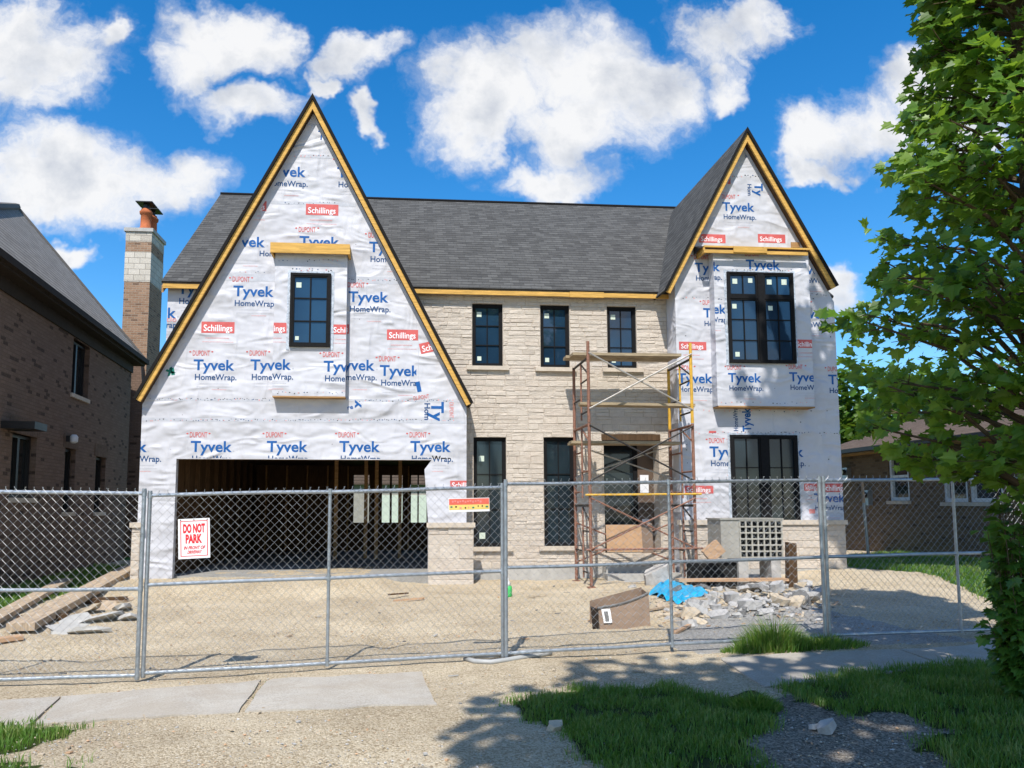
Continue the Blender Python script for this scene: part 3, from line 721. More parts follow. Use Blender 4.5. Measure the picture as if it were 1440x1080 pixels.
PL.text('Ty', 446, 196, 20, 14, 'ink_blue', .0, -.1); PL.text('k', 445, 170, 8, 9, 'ink_navy', .0, -.2); PL.text('N', 630, 515, 7, 8, 'ink_navy', .0, .9); PL.text('y', 636, 527, 10, 12, 'ink_blue', .03, .8)
for x0, x1, y, n in ((205, 385, 561, 70), (505, 640, 563, 40), (205, 640, 590, 130), (402, 470, 219, 22), (330, 470, 382, 20), (490, 570, 393, 24), (400, 480, 285, 16)): PL.seam(x0, x1, y, n)
for x0, x1, y in ((395, 480, 219.5), (250, 640, 392), (205, 385, 562), (487, 655, 563), (200, 655, 591), (380, 500, 286)): PL.rect(x0, y, x1, y + .9, 'ink_faint', .002)  # shading of the lapped sheet edges drawn as faint lines
PL.rect(588, 470, 589, 545, 'ink_faint', .002); PL.rect(585, 392, 586, 470, 'ink_faint', .002)  # upright laps, their edge shading drawn the same way
PL.build(wl)
PB = Prints(YG - DL, [(-1, 0, -rL[0]), (1, 0, rL[1]), (0, -1, -rL[2])])
PB.logo(352, 519, 1); PB.logo(455, 522, 1); PB.badge(360, 454, 404, 468); PB.badge(466, 457, 510, 470); PB.seam(388, 485, 552, 20); PB.seam(392, 480, 366, 16)
for i in range(26): PB.rect(*(lambda x, y: (x, y, x + U(.8, 2), y + U(.8, 1.6)))(U(410, 465), U(377, 384)), random.choice(['ink_black', 'ink_red', 'ink_navy']))
PB.build(bL)
PM = Prints(YW, [(-1, 0, -MX0)]); PM.logo(250, 413, 1, dup=False); PM.logo(190, 446, 1, dup=False); PM.text('clo', 234, 452, 14, 7, 'ink_pink', .0); PM.build(lw)
PR = Prints(YG, GR.planes(.2) + [(-1, 0, -RBX0), (1, 0, RBX1)])
s8 = .84
PR.logo(1016, 296, s8, dup=True); PR.logo(1103, 296, s8, dup=False)
PR.text('Ty', 1061, 258, 19, 12, 'ink_blue', .03, -pi / 2); PR.text('Hom', 1051, 259, 17, 6, 'ink_navy', .015, -pi / 2); PR.text('DUPONT', 1079, 256, 20, 5.5, 'ink_red', .0, -pi / 2)
PR.text('Hom', 1047, 203, 20, 5, 'ink_navy', .015, -pi / 2)
for b in ((983, 330, 1020, 341), (1066, 330, 1104, 341), (955, 481, 993, 492), (1000, 250, 1027, 258), (963, 683, 1003, 694), (1155, 680, 1192, 692), (1131, 680, 1150, 690)): PR.badge(*b)
for x, y, k in ((977, 382, .88), (1115, 385, .88), (989, 446, .88), (1117, 447, .90), (953, 538, .90), (1165, 540, .9), (998, 642, .95), (1078, 642, .95), (1145, 706, .8)): PR.logo(x, y, k)
PR.text('Tyvek', 1056, 607, 34, 12, 'ink_blue', .03, pi / 2); PR.text('HomeWrap', 1038, 606, 36, 6.5, 'ink_navy', .015, pi / 2)
for x0, x1, y, n in ((962, 1180, 608, 50), (970, 1180, 577, 26), (1020, 1078, 247, 18), (1120, 1172, 414, 14), (960, 1000, 418, 10)): PR.seam(x0, x1, y, n)
for i in range(60): PR.rect(*(lambda x, y: (x, y, x + U(.9, 1.6), y + U(.9, 1.6)))(random.choice([1166, 1122, 968, 1010, 1090, 1140]) + U(-6, 6), U(400, 730)), random.choice(['ink_black', 'ink_faint']))
PR.rect(997, 606, 1007, 609, 'ink_red'); PR.rect(1138, 716, 1146, 722, 'ink_pink')
PR.build(wr)
PC = Prints(YG - DR, [(-1, 0, -rR[0]), (1, 0, rR[1]), (0, -1, -rR[2])])
PC.logo(965, 380, .88); PC.logo(1049, 378, .9, hw=False); PC.logo(974, 440, .88); PC.logo(1024, 537, .86); PC.logo(1110, 536, .86); PC.badge(1118, 478, 1152, 489); PC.seam(1008, 1140, 566, 24); PC.seam(1022, 1115, 380, 26); PC.seam(1010, 1016, 420, 4)
PC.build(bR)

# ================================================================== LEFT NEIGHBOUR
P0 = atd(0, 711, 14.6); P1 = atd(186, 711, 23.9)
aw = V((P1.x - P0.x, P1.y - P0.y, 0)); LW = aw.length; aw.normalize(); nw = V((aw.y, -aw.x, 0))
def W(s, o, z): p = V((P0.x, P0.y, 0)) + aw * s + nw * o; return V((p.x, p.y, z))
def s_at(px):                                    # distance along the wall seen at a photo column
    r = ray(px, 711); a, b, c, d = r.x, -aw.x, r.y, -aw.y; det = a * d - b * c
    return (a * (P0.y) - c * (P0.x)) / det
def wz(px, py):
    p = W(s_at(px), 0, 0); r = ray(px, py); return (EYE + r * (p.y / r.y)).z
lh = thing('brick_house', 'two-storey brown brick house with grey shingle roof and tall chimney left of the wrapped house', 'house', W(LW / 2, -3, 0))
S0, S1 = -3.2, s_at(177); zE = wz(100, 452); DEP = 8.0
LWIN = [(92, 116, 482, 557), (12, 47, 612, 700), (88, 103, 631, 720), (132, 146, 643, 720)]
LR = [(s_at(a), s_at(b), wz((a + b) / 2, d), wz((a + b) / 2, c)) for a, b, c, d in LWIN]
mb = MB(); cuts = sorted(set([S0, S1] + [v for q in LR for v in q[:2]]))
def wq(s0, s1, z0, z1): mb.add([W(s0, 0, z0), W(s1, 0, z0), W(s1, 0, z1), W(s0, 0, z1), W(s0, -.3, z0), W(s1, -.3, z0), W(s1, -.3, z1), W(s0, -.3, z1)],
                               [(0, 1, 2, 3), (4, 7, 6, 5), (0, 3, 7, 4), (1, 5, 6, 2), (3, 2, 6, 7)])
for i in range(len(cuts) - 1):
    a, b = cuts[i], cuts[i + 1]; z = -.4
    for q in sorted([q for q in LR if q[0] <= a + 1e-4 and q[1] >= b - 1e-4], key=lambda q: q[2]): wq(a, b, z, q[2]); z = q[3]
    wq(a, b, z, zE)
for o0, o1, s0, s1 in ((-DEP, -.3, S1 - .3, S1), (-DEP, -.3, S0, S0 + .3)):
    mb.obox((W((s0 + s1) / 2, (o0 + o1) / 2, (zE - .4) / 2)), aw * ((s1 - s0) / 2), nw * ((o1 - o0) / 2), (0, 0, (zE + .4) / 2))
mb.build('wall', 'brown_brick', lh, uv=True)
for s0, s1, z0, z1 in LR:
    f = MB(); c = lambda sa, sb, za, zb, o=-.16, t=.04: f.obox(W((sa + sb) / 2, o, (za + zb) / 2), aw * ((sb - sa) / 2), nw * t, (0, 0, (zb - za) / 2))
    fr = .06; c(s0, s0 + fr, z0, z1); c(s1 - fr, s1, z0, z1); c(s0 + fr, s1 - fr, z0, z0 + fr); c(s0 + fr, s1 - fr, z1 - fr, z1)
    if s1 - s0 > .9: c((s0 + s1) / 2 - .05, (s0 + s1) / 2 + .05, z0 + fr, z1 - fr)
    w = f.build('window', 'dark_metal', lh)
    f = MB(); f.obox(W((s0 + s1) / 2, -.19, (z0 + z1) / 2), aw * ((s1 - s0) / 2 - fr), nw * .008, (0, 0, (z1 - z0) / 2 - fr)); f.build('pane', 'neighbour_glass', w)
    f = MB(); f.obox(W((s0 + s1) / 2, -.05, z0 - .05), aw * ((s1 - s0) / 2 + .05), nw * .1, (0, 0, .047)); f.build('window_sill', 'cut_stone', lh)
    if z1 < 4:                                   # soldier-course lintel
        f = MB(); n = max(3, int((s1 - s0 + .3) / .09))
        for k in range(n):
            s = s0 - .15 + (s1 - s0 + .3) * (k + .5) / n; f.obox(W(s, .004, z1 + .17), aw * ((s1 - s0 + .3) / n / 2 - .006), nw * .012, (0, 0, .16), 0, RND())
        f.build('lintel', 'lintel_brick', lh)
ap = atd(24, 292, 21.0); sA = (V((ap.x, ap.y, 0)) - V((P0.x, P0.y, 0))).dot(aw); oA = (V((ap.x, ap.y, 0)) - V((P0.x, P0.y, 0))).dot(nw)
ov = .32; A = V((ap.x, ap.y, ap.z)); B = W(sA, oA - 7, ap.z)
e1 = W(S1 + .25, ov, zE); e0 = W(S0 - .3, ov, zE); b0 = W(S0 - .3, -DEP - 6, zE); b1 = W(S1 + .25, -DEP - 6, zE)
mb = MB(); T = V((0, 0, -.07))
mb.add([e0, e1, A, b0, b1, B], [(0, 1, 2), (0, 2, 5, 3), (1, 4, 5, 2)]); mb.add([e0 + T, e1 + T, b1 + T, b0 + T], [(0, 1, 2, 3)])
lr = mb.build('roof', 'grey_shingle', lh, uv=True)
mb = MB(); mb.tube([e0 + V((0, 0, .02)), A + V((0, 0, .03)), B + V((0, 0, .03))], .10, 6); mb.build('ridge_cap', 'grey_shingle', lr)
mb = MB(); mb.tube([A + V((0, 0, .01)), e1 + V((0, 0, .01))], .06, 6); mb.build('ridge_cap', 'grey_shingle', lr)
mb = MB(); mb.obox(W((S0 + S1) / 2, ov + .04, zE - .07), aw * ((S1 - S0) / 2 + .3), nw * .07, (0, 0, .07)); mb.build('gutter', 'gutter_brown', lh)
mb = MB(); mb.obox(W((S0 + S1) / 2, ov / 2 - .02, zE - .17), aw * ((S1 - S0) / 2 + .25), nw * (ov / 2 + .02), (0, 0, .03)); mb.build('soffit_board', 'gutter_brown', lh); mb = MB(); mb.obox(W((S0 + S1) / 2, .03, zE - .33), aw * ((S1 - S0) / 2), nw * .02, (0, 0, .13)); mb.build('frieze_board', 'gutter_brown', lh)
sl = s_at(88); zl = wz(88, 617)
mb = MB(); mb.obox(W(sl, .05, zl), aw * .05, nw * .05, (0, 0, .07)); wl_ = mb.build('wall_lamp', 'dark_metal', lh)
mb = MB(); mb.lathe(W(sl + .02, .17, zl - .1), [(.04, 0), (.085, .03), (.09, .15), (.05, .2)], 12); mb.build('lamp_shade', 'white_trim', wl_)
mb = MB(); k0 = s_at(-6); k1 = s_at(14); zz = wz(8, 600)    # small porch canopy at the frame edge
mb.obox(W((k0 + k1) / 2, .3, zz), aw * ((k1 - k0) / 2), nw * .3, (0, 0, .07)); mb.build('porch_canopy', 'dark_metal', lh)
# chimney
dC = 24.6; c0 = atd(176, 400, dC); c1_ = atd(211, 400, dC); zt_ = atd(194, 322, dC).z
xa, xb = c0.x, c1_.x; ya, yb_ = c0.y - .1, c0.y + 1.15
zs1 = atd(194, 397, dC).z; zs2 = atd(194, 355, dC).z; zs3 = atd(194, 341, dC).z
ch = MB(); ch.box(xa, xb, ya, yb_, -.3, zs1); chm = ch.build('chimney', 'chimney_brick', lh, uv=True)
ch = MB(); ch.box(xa - .01, xb + .01, ya - .01, yb_ + .01, zs1 + .001, zs2); ch.box(xa - .01, xb + .01, ya - .01, yb_ + .01, zs3 + .001, zt_ - .12); ch.build('limestone_band', 'pale_block', chm, uv=True)
ch = MB(); ch.box(xa - .005, xb + .005, ya - .005, yb_ + .005, zs2 + .001, zs3); ch.build('brick_band', 'chimney_brick', chm, uv=True)
ch = MB(); ch.box(xa - .06, xb + .06, ya - .06, yb_ + .06, zt_ - .119, zt_); ch.build('chimney_cap', 'concrete', chm)
xm = (xa + xb) / 2 + .1
for yy in (ya + .3, ya + .9):
    ch = MB(); ch.lathe((xm, yy, zt_ + .001), [(.21, 0), (.20, .1), (.17, .12), (.16, .55), (.20, .58), (.21, .66), (.17, .70), (.15, .76)], 16); ch.build('chimney_pot', 'terracotta', chm, True)
    ch = MB(); ch.lathe((xm, yy, zt_ + .76), [(.10, 0), (.10, .16)], 10); ch.box(xm - .27, xm + .27, yy - .27, yy + .27, zt_ + .92, zt_ + .95); ch.build('chimney_cowl', 'dark_metal', chm)
br_ = MB(); q0 = atd(166, 600, dC - .3).x; q1 = atd(199, 600, dC - .3).x; zb_ = atd(185, 520, dC - .3).z
br_.extr_y([(q0, -.3), (q1, -.3), (q1, zb_ - 1.0), (xb - .1, zb_ + .3), (q0, zb_ + .3)], ya - .25, ya - .011); br_.build('chimney_breast', 'brown_brick', lh, uv=True)

# ================================================================== RIGHT NEIGHBOUR
Q0 = atd(1183, 711, 24.0); Q1 = atd(1470, 711, 16.3)
aq = V((Q1.x - Q0.x, Q1.y - Q0.y, 0)); LQ = aq.length + 5; aq.normalize(); nq = V((aq.y, -aq.x, 0))
if nq.x > 0: nq = -nq
def Q(s, o, z): p = V((Q0.x, Q0.y, 0)) + aq * s + nq * o; return V((p.x, p.y, z))
def sq_at(px):
    r = ray(px, 711); det = r.x * (-aq.y) - (-aq.x) * r.y
    return (r.x * Q0.y - r.y * Q0.x) / det
def qz(px, py):
    p = Q(sq_at(px), 0, 0); r = ray(px, py); return (EYE + r * (p.y / r.y)).z
rh = thing('brick_bungalow', 'low yellowish brick bungalow with brown roof behind the leafy tree', 'house', Q(LQ / 2, -4, 0))
zq = qz(1185, 634)
RWIN = [(1252, 1280, 636, 704, 'n'), (1328, 1362, 640, 706, 'n'), (1365, 1412, 640, 706, 'n')]
RR = [(sq_at(a), sq_at(b), qz((a + b) / 2, d), qz((a + b) / 2, c)) for a, b, c, d, _ in RWIN]
mb = MB(); cuts = sorted(set([0, LQ] + [v for q in RR for v in q[:2]]))
def wq2(s0, s1, z0, z1): mb.add([Q(s0, 0, z0), Q(s1, 0, z0), Q(s1, 0, z1), Q(s0, 0, z1), Q(s0, -.3, z0), Q(s1, -.3, z0), Q(s1, -.3, z1), Q(s0, -.3, z1)],
                                [(0, 3, 2, 1), (4, 5, 6, 7), (0, 4, 7, 3), (1, 2, 6, 5), (3, 7, 6, 2)])
for i in range(len(cuts) - 1):
    a, b = cuts[i], cuts[i + 1]; z = -.4
    for q in sorted([q for q in RR if q[0] <= a + 1e-4 and q[1] >= b - 1e-4], key=lambda q: q[2]): wq2(a, b, z, q[2]); z = q[3]
    wq2(a, b, z, zq)
for s in (.15, LQ - .15): mb.obox(Q(s, -4.4, (zq - .4) / 2), aq * .15, nq * 4.09, (0, 0, (zq + .4) / 2))
mb.build('wall', 'yellow_brick', rh, uv=True)
for s0, s1, z0, z1 in RR:
    f = MB(); c = lambda sa, sb, za, zb, o=-.08, t=.05: f.obox(Q((sa + sb) / 2, o, (za + zb) / 2), aq * ((sb - sa) / 2), nq * t, (0, 0, (zb - za) / 2))
    fr = .09; zm = (z0 + z1) / 2; c(s0, s0 + fr, z0, z1); c(s1 - fr, s1, z0, z1); c(s0 + fr, s1 - fr, z0, z0 + fr); c(s0 + fr, s1 - fr, z1 - fr, z1); c(s0 + fr, s1 - fr, zm - .035, zm + .035)
    w = f.build('window', 'white_trim', rh)
    f = MB(); f.obox(Q((s0 + s1) / 2, -.12, (z0 + z1) / 2), aq * ((s1 - s0) / 2 - fr), nq * .008, (0, 0, (z1 - z0) / 2 - fr)); f.build('pane', 'neighbour_glass', w)
    f = MB(); f.obox(Q((s0 + s1) / 2, .0, z0 - .05), aq * ((s1 - s0) / 2 + .05), nq * .08, (0, 0, .045)); f.build('window_sill', 'cut_stone', rh)
mb = MB(); e0 = Q(-.5, .55, zq - .05); e1 = Q(LQ + .5, .55, zq - .05); b0 = Q(-.5, -9.3, zq - .05); b1 = Q(LQ + .5, -9.3, zq - .05); r0 = Q(4.2, -4.4, zq + 2.1); r1 = Q(LQ - 4, -4.4, zq + 2.1)
mb.add([e0, e1, b1, b0, r0, r1], [(0, 4, 5, 1), (0, 3, 4), (3, 2, 5, 4), (2, 1, 5), (0, 1, 2, 3)]); mb.build('roof', 'brown_shingle', rh, uv=True)
mb = MB(); mb.obox(Q(LQ / 2, .60, zq - .11), aq * (LQ / 2 + .5), nq * .06, (0, 0, .055)); mb.build('gutter', 'dark_metal', rh)
mb = MB(); mb.obox(Q(LQ / 2, .27, zq - .19), aq * (LQ / 2 + .4), nq * .27, (0, 0, .02)); mb.build('soffit_board', 'brown_pine', rh)
for px, py in ((1196, 668), (1224, 700)):
    s = sq_at(px); z = qz(px, py)
    mb = MB(); mb.obox(Q(s, .07, z), aq * .13, nq * .07, (0, 0, .22)); mm = mb.build('utility_meter', 'galvanised', rh)
    mb = MB(); c = Q(s, .14, z + .08); mb.tube([c, c + nq * .1], .09, 12); mb.build('meter_dial', 'neighbour_glass', mm)
sr = Q(8.5, -3.0, zq + 1.55)
mb = MB(); mb.obox(sr, aq * .8, nq * .5, (0, 0, .04)); mb.build('skylight', 'white_trim', rh)

# stake leaning by the bungalow
a = gnd(1222, 787); b = atd(1212, 676, (a - EYE).dot(fh) - .1); c = a.lerp(b, .72)
st = thing('leaning_stake', 'thin leaning stake with an orange top end near the bungalow wall', 'stake', a)
mb = MB(); mb.tube([a - V((0, 0, .1)), c], .035, 8); mb.build('shaft', 'galvanised', st)
mb = MB(); mb.tube([c, b], [.036, .03], 8); mb.build('tip', 'tan_board', st)

# pale garage added so the rear wall openings look bright
mb = MB()
gp = aty(548, 711, 37)
gb = thing('added_garage', 'added pale backdrop garage that makes the rear openings of the garage look bright', 'garage', (gp.x, 38, 0))
mb.box(gp.x - 3.4, gp.x + 5, 37, 41, -.2, 2.6); mb.build('wall', 'ac_panel', gb)
mb = MB(); mb.extr_y([(gp.x - 3.7, 2.601), (gp.x + 5.3, 2.601), (gp.x + .8, 4.1)], 36.7, 41.2); mb.build('roof', 'brown_shingle', gb, uv=True)
mb = MB(); mb.box(gp.x - .5, gp.x + 1.8, 36.95, 36.999, 0, 2.1); mb.build('door', 'sticker', gb)

# ================================================================== SCAFFOLD
sc_f = [aty(829, 600, 14.15), aty(974, 600, 14.15)]
YF_, YB_ = 14.15, 15.42
XL, XR = aty(829, 640, YF_).x, aty(975, 640, YF_).x
ZT = aty(829, 480, YF_).z; zg = gz(5, 14.5)
scaf = thing('scaffold', 'rusty steel scaffold tower with yellow upper frame before the stone wall', 'scaffold', ((XL + XR) / 2, (YF_ + YB_) / 2, zg))
LIFT = [zg, zg + 1.52, zg + 3.04, ZT]
for X, side in ((XL, 0), (XR, 1)):
    for i in range(3):
        z0, z1 = LIFT[i] + .01, LIFT[i + 1] - (.0 if i < 2 else .28)
        m_ = 'rust_steel' if side == 0 or i < 2 else 'yellow_steel'
        ym = YF_ + .62
        fr = MB(); r = .031
        for y in (YF_, YB_): fr.tube([(X, y, z0), (X, y, z1 if y != YF_ or i < 2 else ZT + .0)], r, 8)
        fr.tube([(X, ym, z0 + .1), (X, ym, z1 - .02)], .019, 6)
        f = fr.build('scaffold_frame', m_, scaf)
        def rung(pts, rr):
            rg = MB(); rg.tube(pts, rr, 6); rg.build('rung', 'black_steel' if i != 1 else 'rust_steel', f)
        rung([(X, YF_, z1 - .03), (X, YB_, z1 - .03)], .025)
        n = 3
        for k in range(n):
            z = z0 + .22 + (z1 - z0 - .35) * k / n; rung([(X, ym, z), (X, YB_, z)] if (k + i) % 2 else [(X, YF_, z), (X, ym, z)], .018)
        rung([(X, YF_, z1 - .35), (X, ym, z1 - .06)], .016)
br = [(1, YF_ - .03, LIFT[1] + .75, LIFT[2] + 1.35, 'brace_steel'), (2, YF_ - .03, LIFT[0] + .75, LIFT[1] + 1.0, 'brace_steel'), (3, YB_ + .03, LIFT[0] + .5, LIFT[1] + .85, 'black_steel'), (4, YF_ - .035, LIFT[0] + .12, LIFT[0] + 1.2, 'rust_steel'), (5, YB_ + .03, LIFT[1] + .2, LIFT[2] + .1, 'black_steel')]
za, zb2 = aty(829, 575, YF_).z, aty(829, 496, YF_).z
BR = [(YF_ - .04, za, zb2, 'brace_steel', 0), (YF_ - .04, aty(829, 676, YF_).z, aty(829, 598, YF_).z, 'black_steel', 0), (YB_ - .03, aty(815, 672, YB_).z, aty(815, 626, YB_).z, 'brace_steel', 0),
      (YF_ - .04, aty(829, 772, YF_).z, aty(829, 700, YF_).z, 'rust_steel', 0), (YB_ - .03, aty(815, 790, YB_).z, aty(815, 735, YB_).z, 'rust_steel', 0)]
for y, z0, z1, m_, _ in BR:
    for a, b in ((z0, z1), (z1, z0)):
        mb = MB(); d = .012 if a > b else -.012; mb.tube([(XL, y + d, a), ((XL + XR) / 2, y + d, (a + b) / 2), (XR, y + d, b)], .0165, 6); mb.build('cross_brace', m_, scaf)
for py, m_, Yq in ((696, 'yellow_steel', YF_ - .04), (773, 'rust_steel', YF_ - .03)):
    z = aty(880, py, Yq).z; mb = MB(); mb.tube([(XL - .1, Yq, z), (XR + .12, Yq, z + .02)], .02, 8); mb.build('guard_rail', m_, scaf)
mb = MB(); q = aty(1108, 0, YF_)
mb = MB(); xj = aty(963, 700, YB_).x; mb.tube([(xj, YB_, zg), (xj, YB_, zg + 1.75), (xj + .25, YB_ - .2, zg + 1.78)], .03, 8); mb.build('brace_post', 'black_steel', scaf)
for X in (XL, XR):
    for y in (YF_, YB_):
        mb = MB(); mb.box(X - .07, X + .07, y - .07, y + .07, gz(X, y) - .02, gz(X, y) + .012); mb.build('base_plate', 'rust_steel', scaf)
def plank(lab, px0, px1, py, y0, y1, th=.055, mat_='weathered_plank'):
    yc = (y0 + y1) / 2; x0, x1 = aty(px0, py, y0).x, aty(px1, py, y0).x; z = aty((px0 + px1) / 2, py, y0).z
    mb = MB(); n = 2; w = (y1 - y0) / n
    for k in range(n):
        o = U(-.05, .05); a, b = y0 + k * w + .006, y0 + (k + 1) * w - .006
        mb.obox(((x0 + x1) / 2 + o, (a + b) / 2, z + U(-.008, .008)), ((x1 - x0) / 2, 0, U(-.006, .006)), (0, (b - a) / 2, 0), (0, 0, th / 2))
    return tag(mb.build('scaffold_plank', mat_), lab, 'plank', 'planks on the scaffold')
plank('weathered scaffold deck lying topmost across the tower below the upper window', 803, 956, 498, 14.72, 15.34)
plank('weathered scaffold deck at mid height of the tower crossing the brace foot', 817, 979, 568, 14.25, 14.65, .05)
plank('lowest weathered scaffold deck just above the doorway', 803, 958, 622, 14.75, 15.3, .05)

# ================================================================== FENCE PANELS
def fence(label, A, B, zA, zB, hA, hB, posts, mid=.47, lean=0.0, seed=1):
    rn = random.Random(seed)
    A, B = V((A.x, A.y, zA)), V((B.x, B.y, zB)); d = B - A; L = math.hypot(d.x, d.y); ux = V((d.x, d.y, 0)) / L
    nrm = V((ux.y, -ux.x, 0))
    t = thing('fence_panel', label, 'fence panel', (A + B) / 2, 'temporary chain link fence panels')
    def P(u, v, o=0): b = A.lerp(B, u / L); h = hA + (hB - hA) * u / L; return b + V((0, 0, h * v)) + nrm * (o + lean * v)
    r = .0205
    for u in posts:
        mb = MB(); e = u < .02 or u > L - .02; mb.tube([P(u, -.01 if e else 0.02), P(u, 1.012 if e else .99)], r if e else .017, 10); mb.build('post', 'galvanised', t)
    for v, nm in ((.985, 'top_rail'), (mid, 'middle_rail'), (.012, 'bottom_rail')):
        mb = MB(); pts = [P(L * k / 6, v) + V((0, 0, rn.uniform(-.006, .006) if 0 < k < 6 else 0)) for k in range(7)]
        mb.tube(pts, .0185, 10); mb.build(nm, 'galvanised', t)
    for u in posts:
        for v in (.985, mid, .012):
            mb = MB(); p = P(u, v); mb.tube([p - Z3 * .028, p + Z3 * .028], .0245, 10); mb.build('clamp', 'galvanised', t)
    # mesh: zigzag strands
    mb = MB(); st = .043; n = int(L / st); hs = .043; rows = int(hA * 1.0 / hs); w = .0021
    for i in range(n):
        u0 = i * st + st / 2; pts = []
        for k in range(rows + 1):
            s = 1 if (k + i) % 2 else -1
            u = u0 + s * st / 2; v = (.005 + .995 * k / rows)
            bow = .012 * sin(u * 2.3 + seed) * sin(v * 3.1) + .006 * sin(u * 9 + v * 7)
            pts.append(P(min(max(u, .004), L - .004), v, .021 + s * .0022 + bow))
        # twisted barb above the top rail
        top = pts[-1]; pts.append(top + Z3 * .022 + ux * rn.uniform(-.012, .012))
        mb.tube(pts, w, 3, cap=False)
    mb.build('chain_link_mesh', 'wire', t)
    return t, P, L
dF = {1: (7.55, 7.55), 2: (7.62, 8.28), 3: (8.24, 8.86), 4: (8.9, 9.5)}
a2, b2 = atd(201, 950, 7.62), atd(707, 922, 8.28); b1 = atd(194, 953, 7.58); dirf = V((b2.x - a2.x, b2.y - a2.y, 0)).normalized()
dirf1 = (V((cos(.02), sin(.02), 0))); a1 = b1 - dirf1 * 3.66
a3, b3 = atd(712, 922, 8.24), atd(1161, 897, 8.72); a4 = atd(1167, 896, 8.76); b4 = a4 + (atd(1352, 890, 9.13) - a4).normalized() * 3.6
def hgt(top, base): r = ray(*top); k = math.hypot(base.x, base.y) / math.hypot(r.x, r.y); return (EYE + r * k).z - base.z
F1, PF1, _ = fence('fence panel at the left edge before the brick house and long boards', a1, b1, b1.z - .02, b1.z, 1.86, hgt((198, 690), b1), [0, 1.83, 3.65], .47, 0, 1)
L2 = (b2 - a2).length
F2, PF2, _ = fence('fence panel before the open garage carrying the DO NOT PARK sign', a2, b2, a2.z, b2.z, hgt((204, 693), a2), hgt((702, 682), b2), [0, (atd(460, 938, 7.94) - a2).length, L2], .49, 0, 2)
L3 = (b3 - a3).length
F3, PF3, _ = fence('fence panel before the scaffold and rubble heap', a3, b3, a3.z, b3.z, hgt((711, 677), a3), hgt((1145, 672), b3), [0, (atd(945, 908, 8.49) - a3).length, L3], .50, 0, 3)
L4 = (b4 - a4).length
F4, PF4, _ = fence('shaded fence panel at right before the grass strip and bungalow', a4, b4, a4.z, b4.z + .02, hgt((1156, 672), a4), 1.84, [0, (atd(1352, 893, 9.13) - a4).length, L4], .50, 0, 4)

# signs wired to the fence
def board(name, label, cat, P, u, v, w, h, mat_, rot=0.0):
    c = P(u, v, .032); ex = (P(u + .1, v) - P(u, v)).normalized(); n = V((ex.y, -ex.x, 0)); ez = n.cross(ex) * -1
    if ez.z < 0: ez = -ez
    ex2 = ex * cos(rot) + ez * sin(rot); ez2 = ez * cos(rot) - ex * sin(rot)
    t = thing(name, label, cat, c - ez2 * h / 2)
    mb = MB(); mb.obox(c, ex2 * w / 2, ez2 * h / 2, n * .002); mb.build('board', mat_, t)
    return t, c, ex2, ez2, n
def onb(mb, c, ex, ez, n, s, x, y, w, cap, bold, mi, lay=.004, slant=0):
    vs, fs, Wd = text_geo(s, bold); sx, sy = w / Wd, cap / CAP
    mb.add([c + ex * (x + vx * sx + slant * vy * sy) + ez * (y + vy * sy) + n * lay for vx, vy in vs], fs, mi)
def fu(px, P, L):                                 # along-panel position seen at a photo column
    lo, hi = 0, L
    for _ in range(40):
        m_ = (lo + hi) / 2; p = P(m_, .7) - EYE; x = CX + FL * p.dot(rt) / p.dot(fw)
        if x < px: lo = m_
        else: hi = m_
    return lo
sp = a2; u = fu(273.5, PF2, L2); kk = 7.7 / FL; W_, H_ = 42 * kk, 55 * kk
zc_ = atd(273, 757, (PF2(u, .5) - EYE).dot(fh)).z; vv = (zc_ - PF2(u, 0).z) / (PF2(u, 1).z - PF2(u, 0).z)
t, c, ex, ez, n = board('warning_sign', 'white no parking sign with red capitals wired to the chain link', 'sign', PF2, u, vv, W_, H_, 'sign_white', .02)
mb = MB(); bt = .005
for x0, x1, y0, y1 in ((-.43, .43, -.44, -.425), (-.43, .43, .432, .447), (-.43, -.405, -.425, .432), (.405, .43, -.425, .432)):
    mb.obox(c + ex * (x0 + x1) / 2 * W_ + ez * (y0 + y1) / 2 * H_ + n * .0032, ex * (x1 - x0) / 2 * W_, ez * (y1 - y0) / 2 * H_, n * .0006)
onb(mb, c, ex, ez, n, 'DO NOT', -.345 * W_, .155 * H_, .69 * W_, .205 * H_, .05, 0)
onb(mb, c, ex, ez, n, 'PARK', -.27 * W_, -.105 * H_, .52 * W_, .205 * H_, .05, 0)
onb(mb, c, ex, ez, n, 'IN FRONT OF', -.33 * W_, -.265 * H_, .66 * W_, .078 * H_, .03, 0, .004, .25)
onb(mb, c, ex, ez, n, 'DRIVEWAY', -.22 * W_, -.375 * H_, .44 * W_, .078 * H_, .03, 0, .004, .25)
mb.build('lettering', 'sign_red', t)
mb = MB()
for x, y in ((-.42, .47), (.42, .47), (0, .47)): mb.tube([c + ex * x * W_ + ez * y * H_ - n * .003, c + ex * x * W_ + ez * y * H_ + n * .005], .006, 8)
mb.build('screw', 'dark_metal', t)
u = fu(659, PF2, L2); kk = 8.2 / FL; W_, H_ = 58 * kk, 19 * kk
zc_ = atd(659, 710, (PF2(u, .5) - EYE).dot(fh)).z; vv = (zc_ - PF2(u, 0).z) / (PF2(u, 1).z - PF2(u, 0).z)
t, c, ex, ez, n = board('advert_sign', 'small wide red and yellow banner sign on the fence near the panel joint', 'sign', PF2, u, vv, W_, H_, 'sign_white', 0)
def pan(x0, x1, y0, y1, m_, nm, lay=.003):
    mb = MB(); mb.obox(c + ex * (x0 + x1) / 2 * W_ + ez * (y0 + y1) / 2 * H_ + n * lay, ex * (x1 - x0) / 2 * W_, ez * (y1 - y0) / 2 * H_, n * .0006); return mb.build(nm, m_, t)
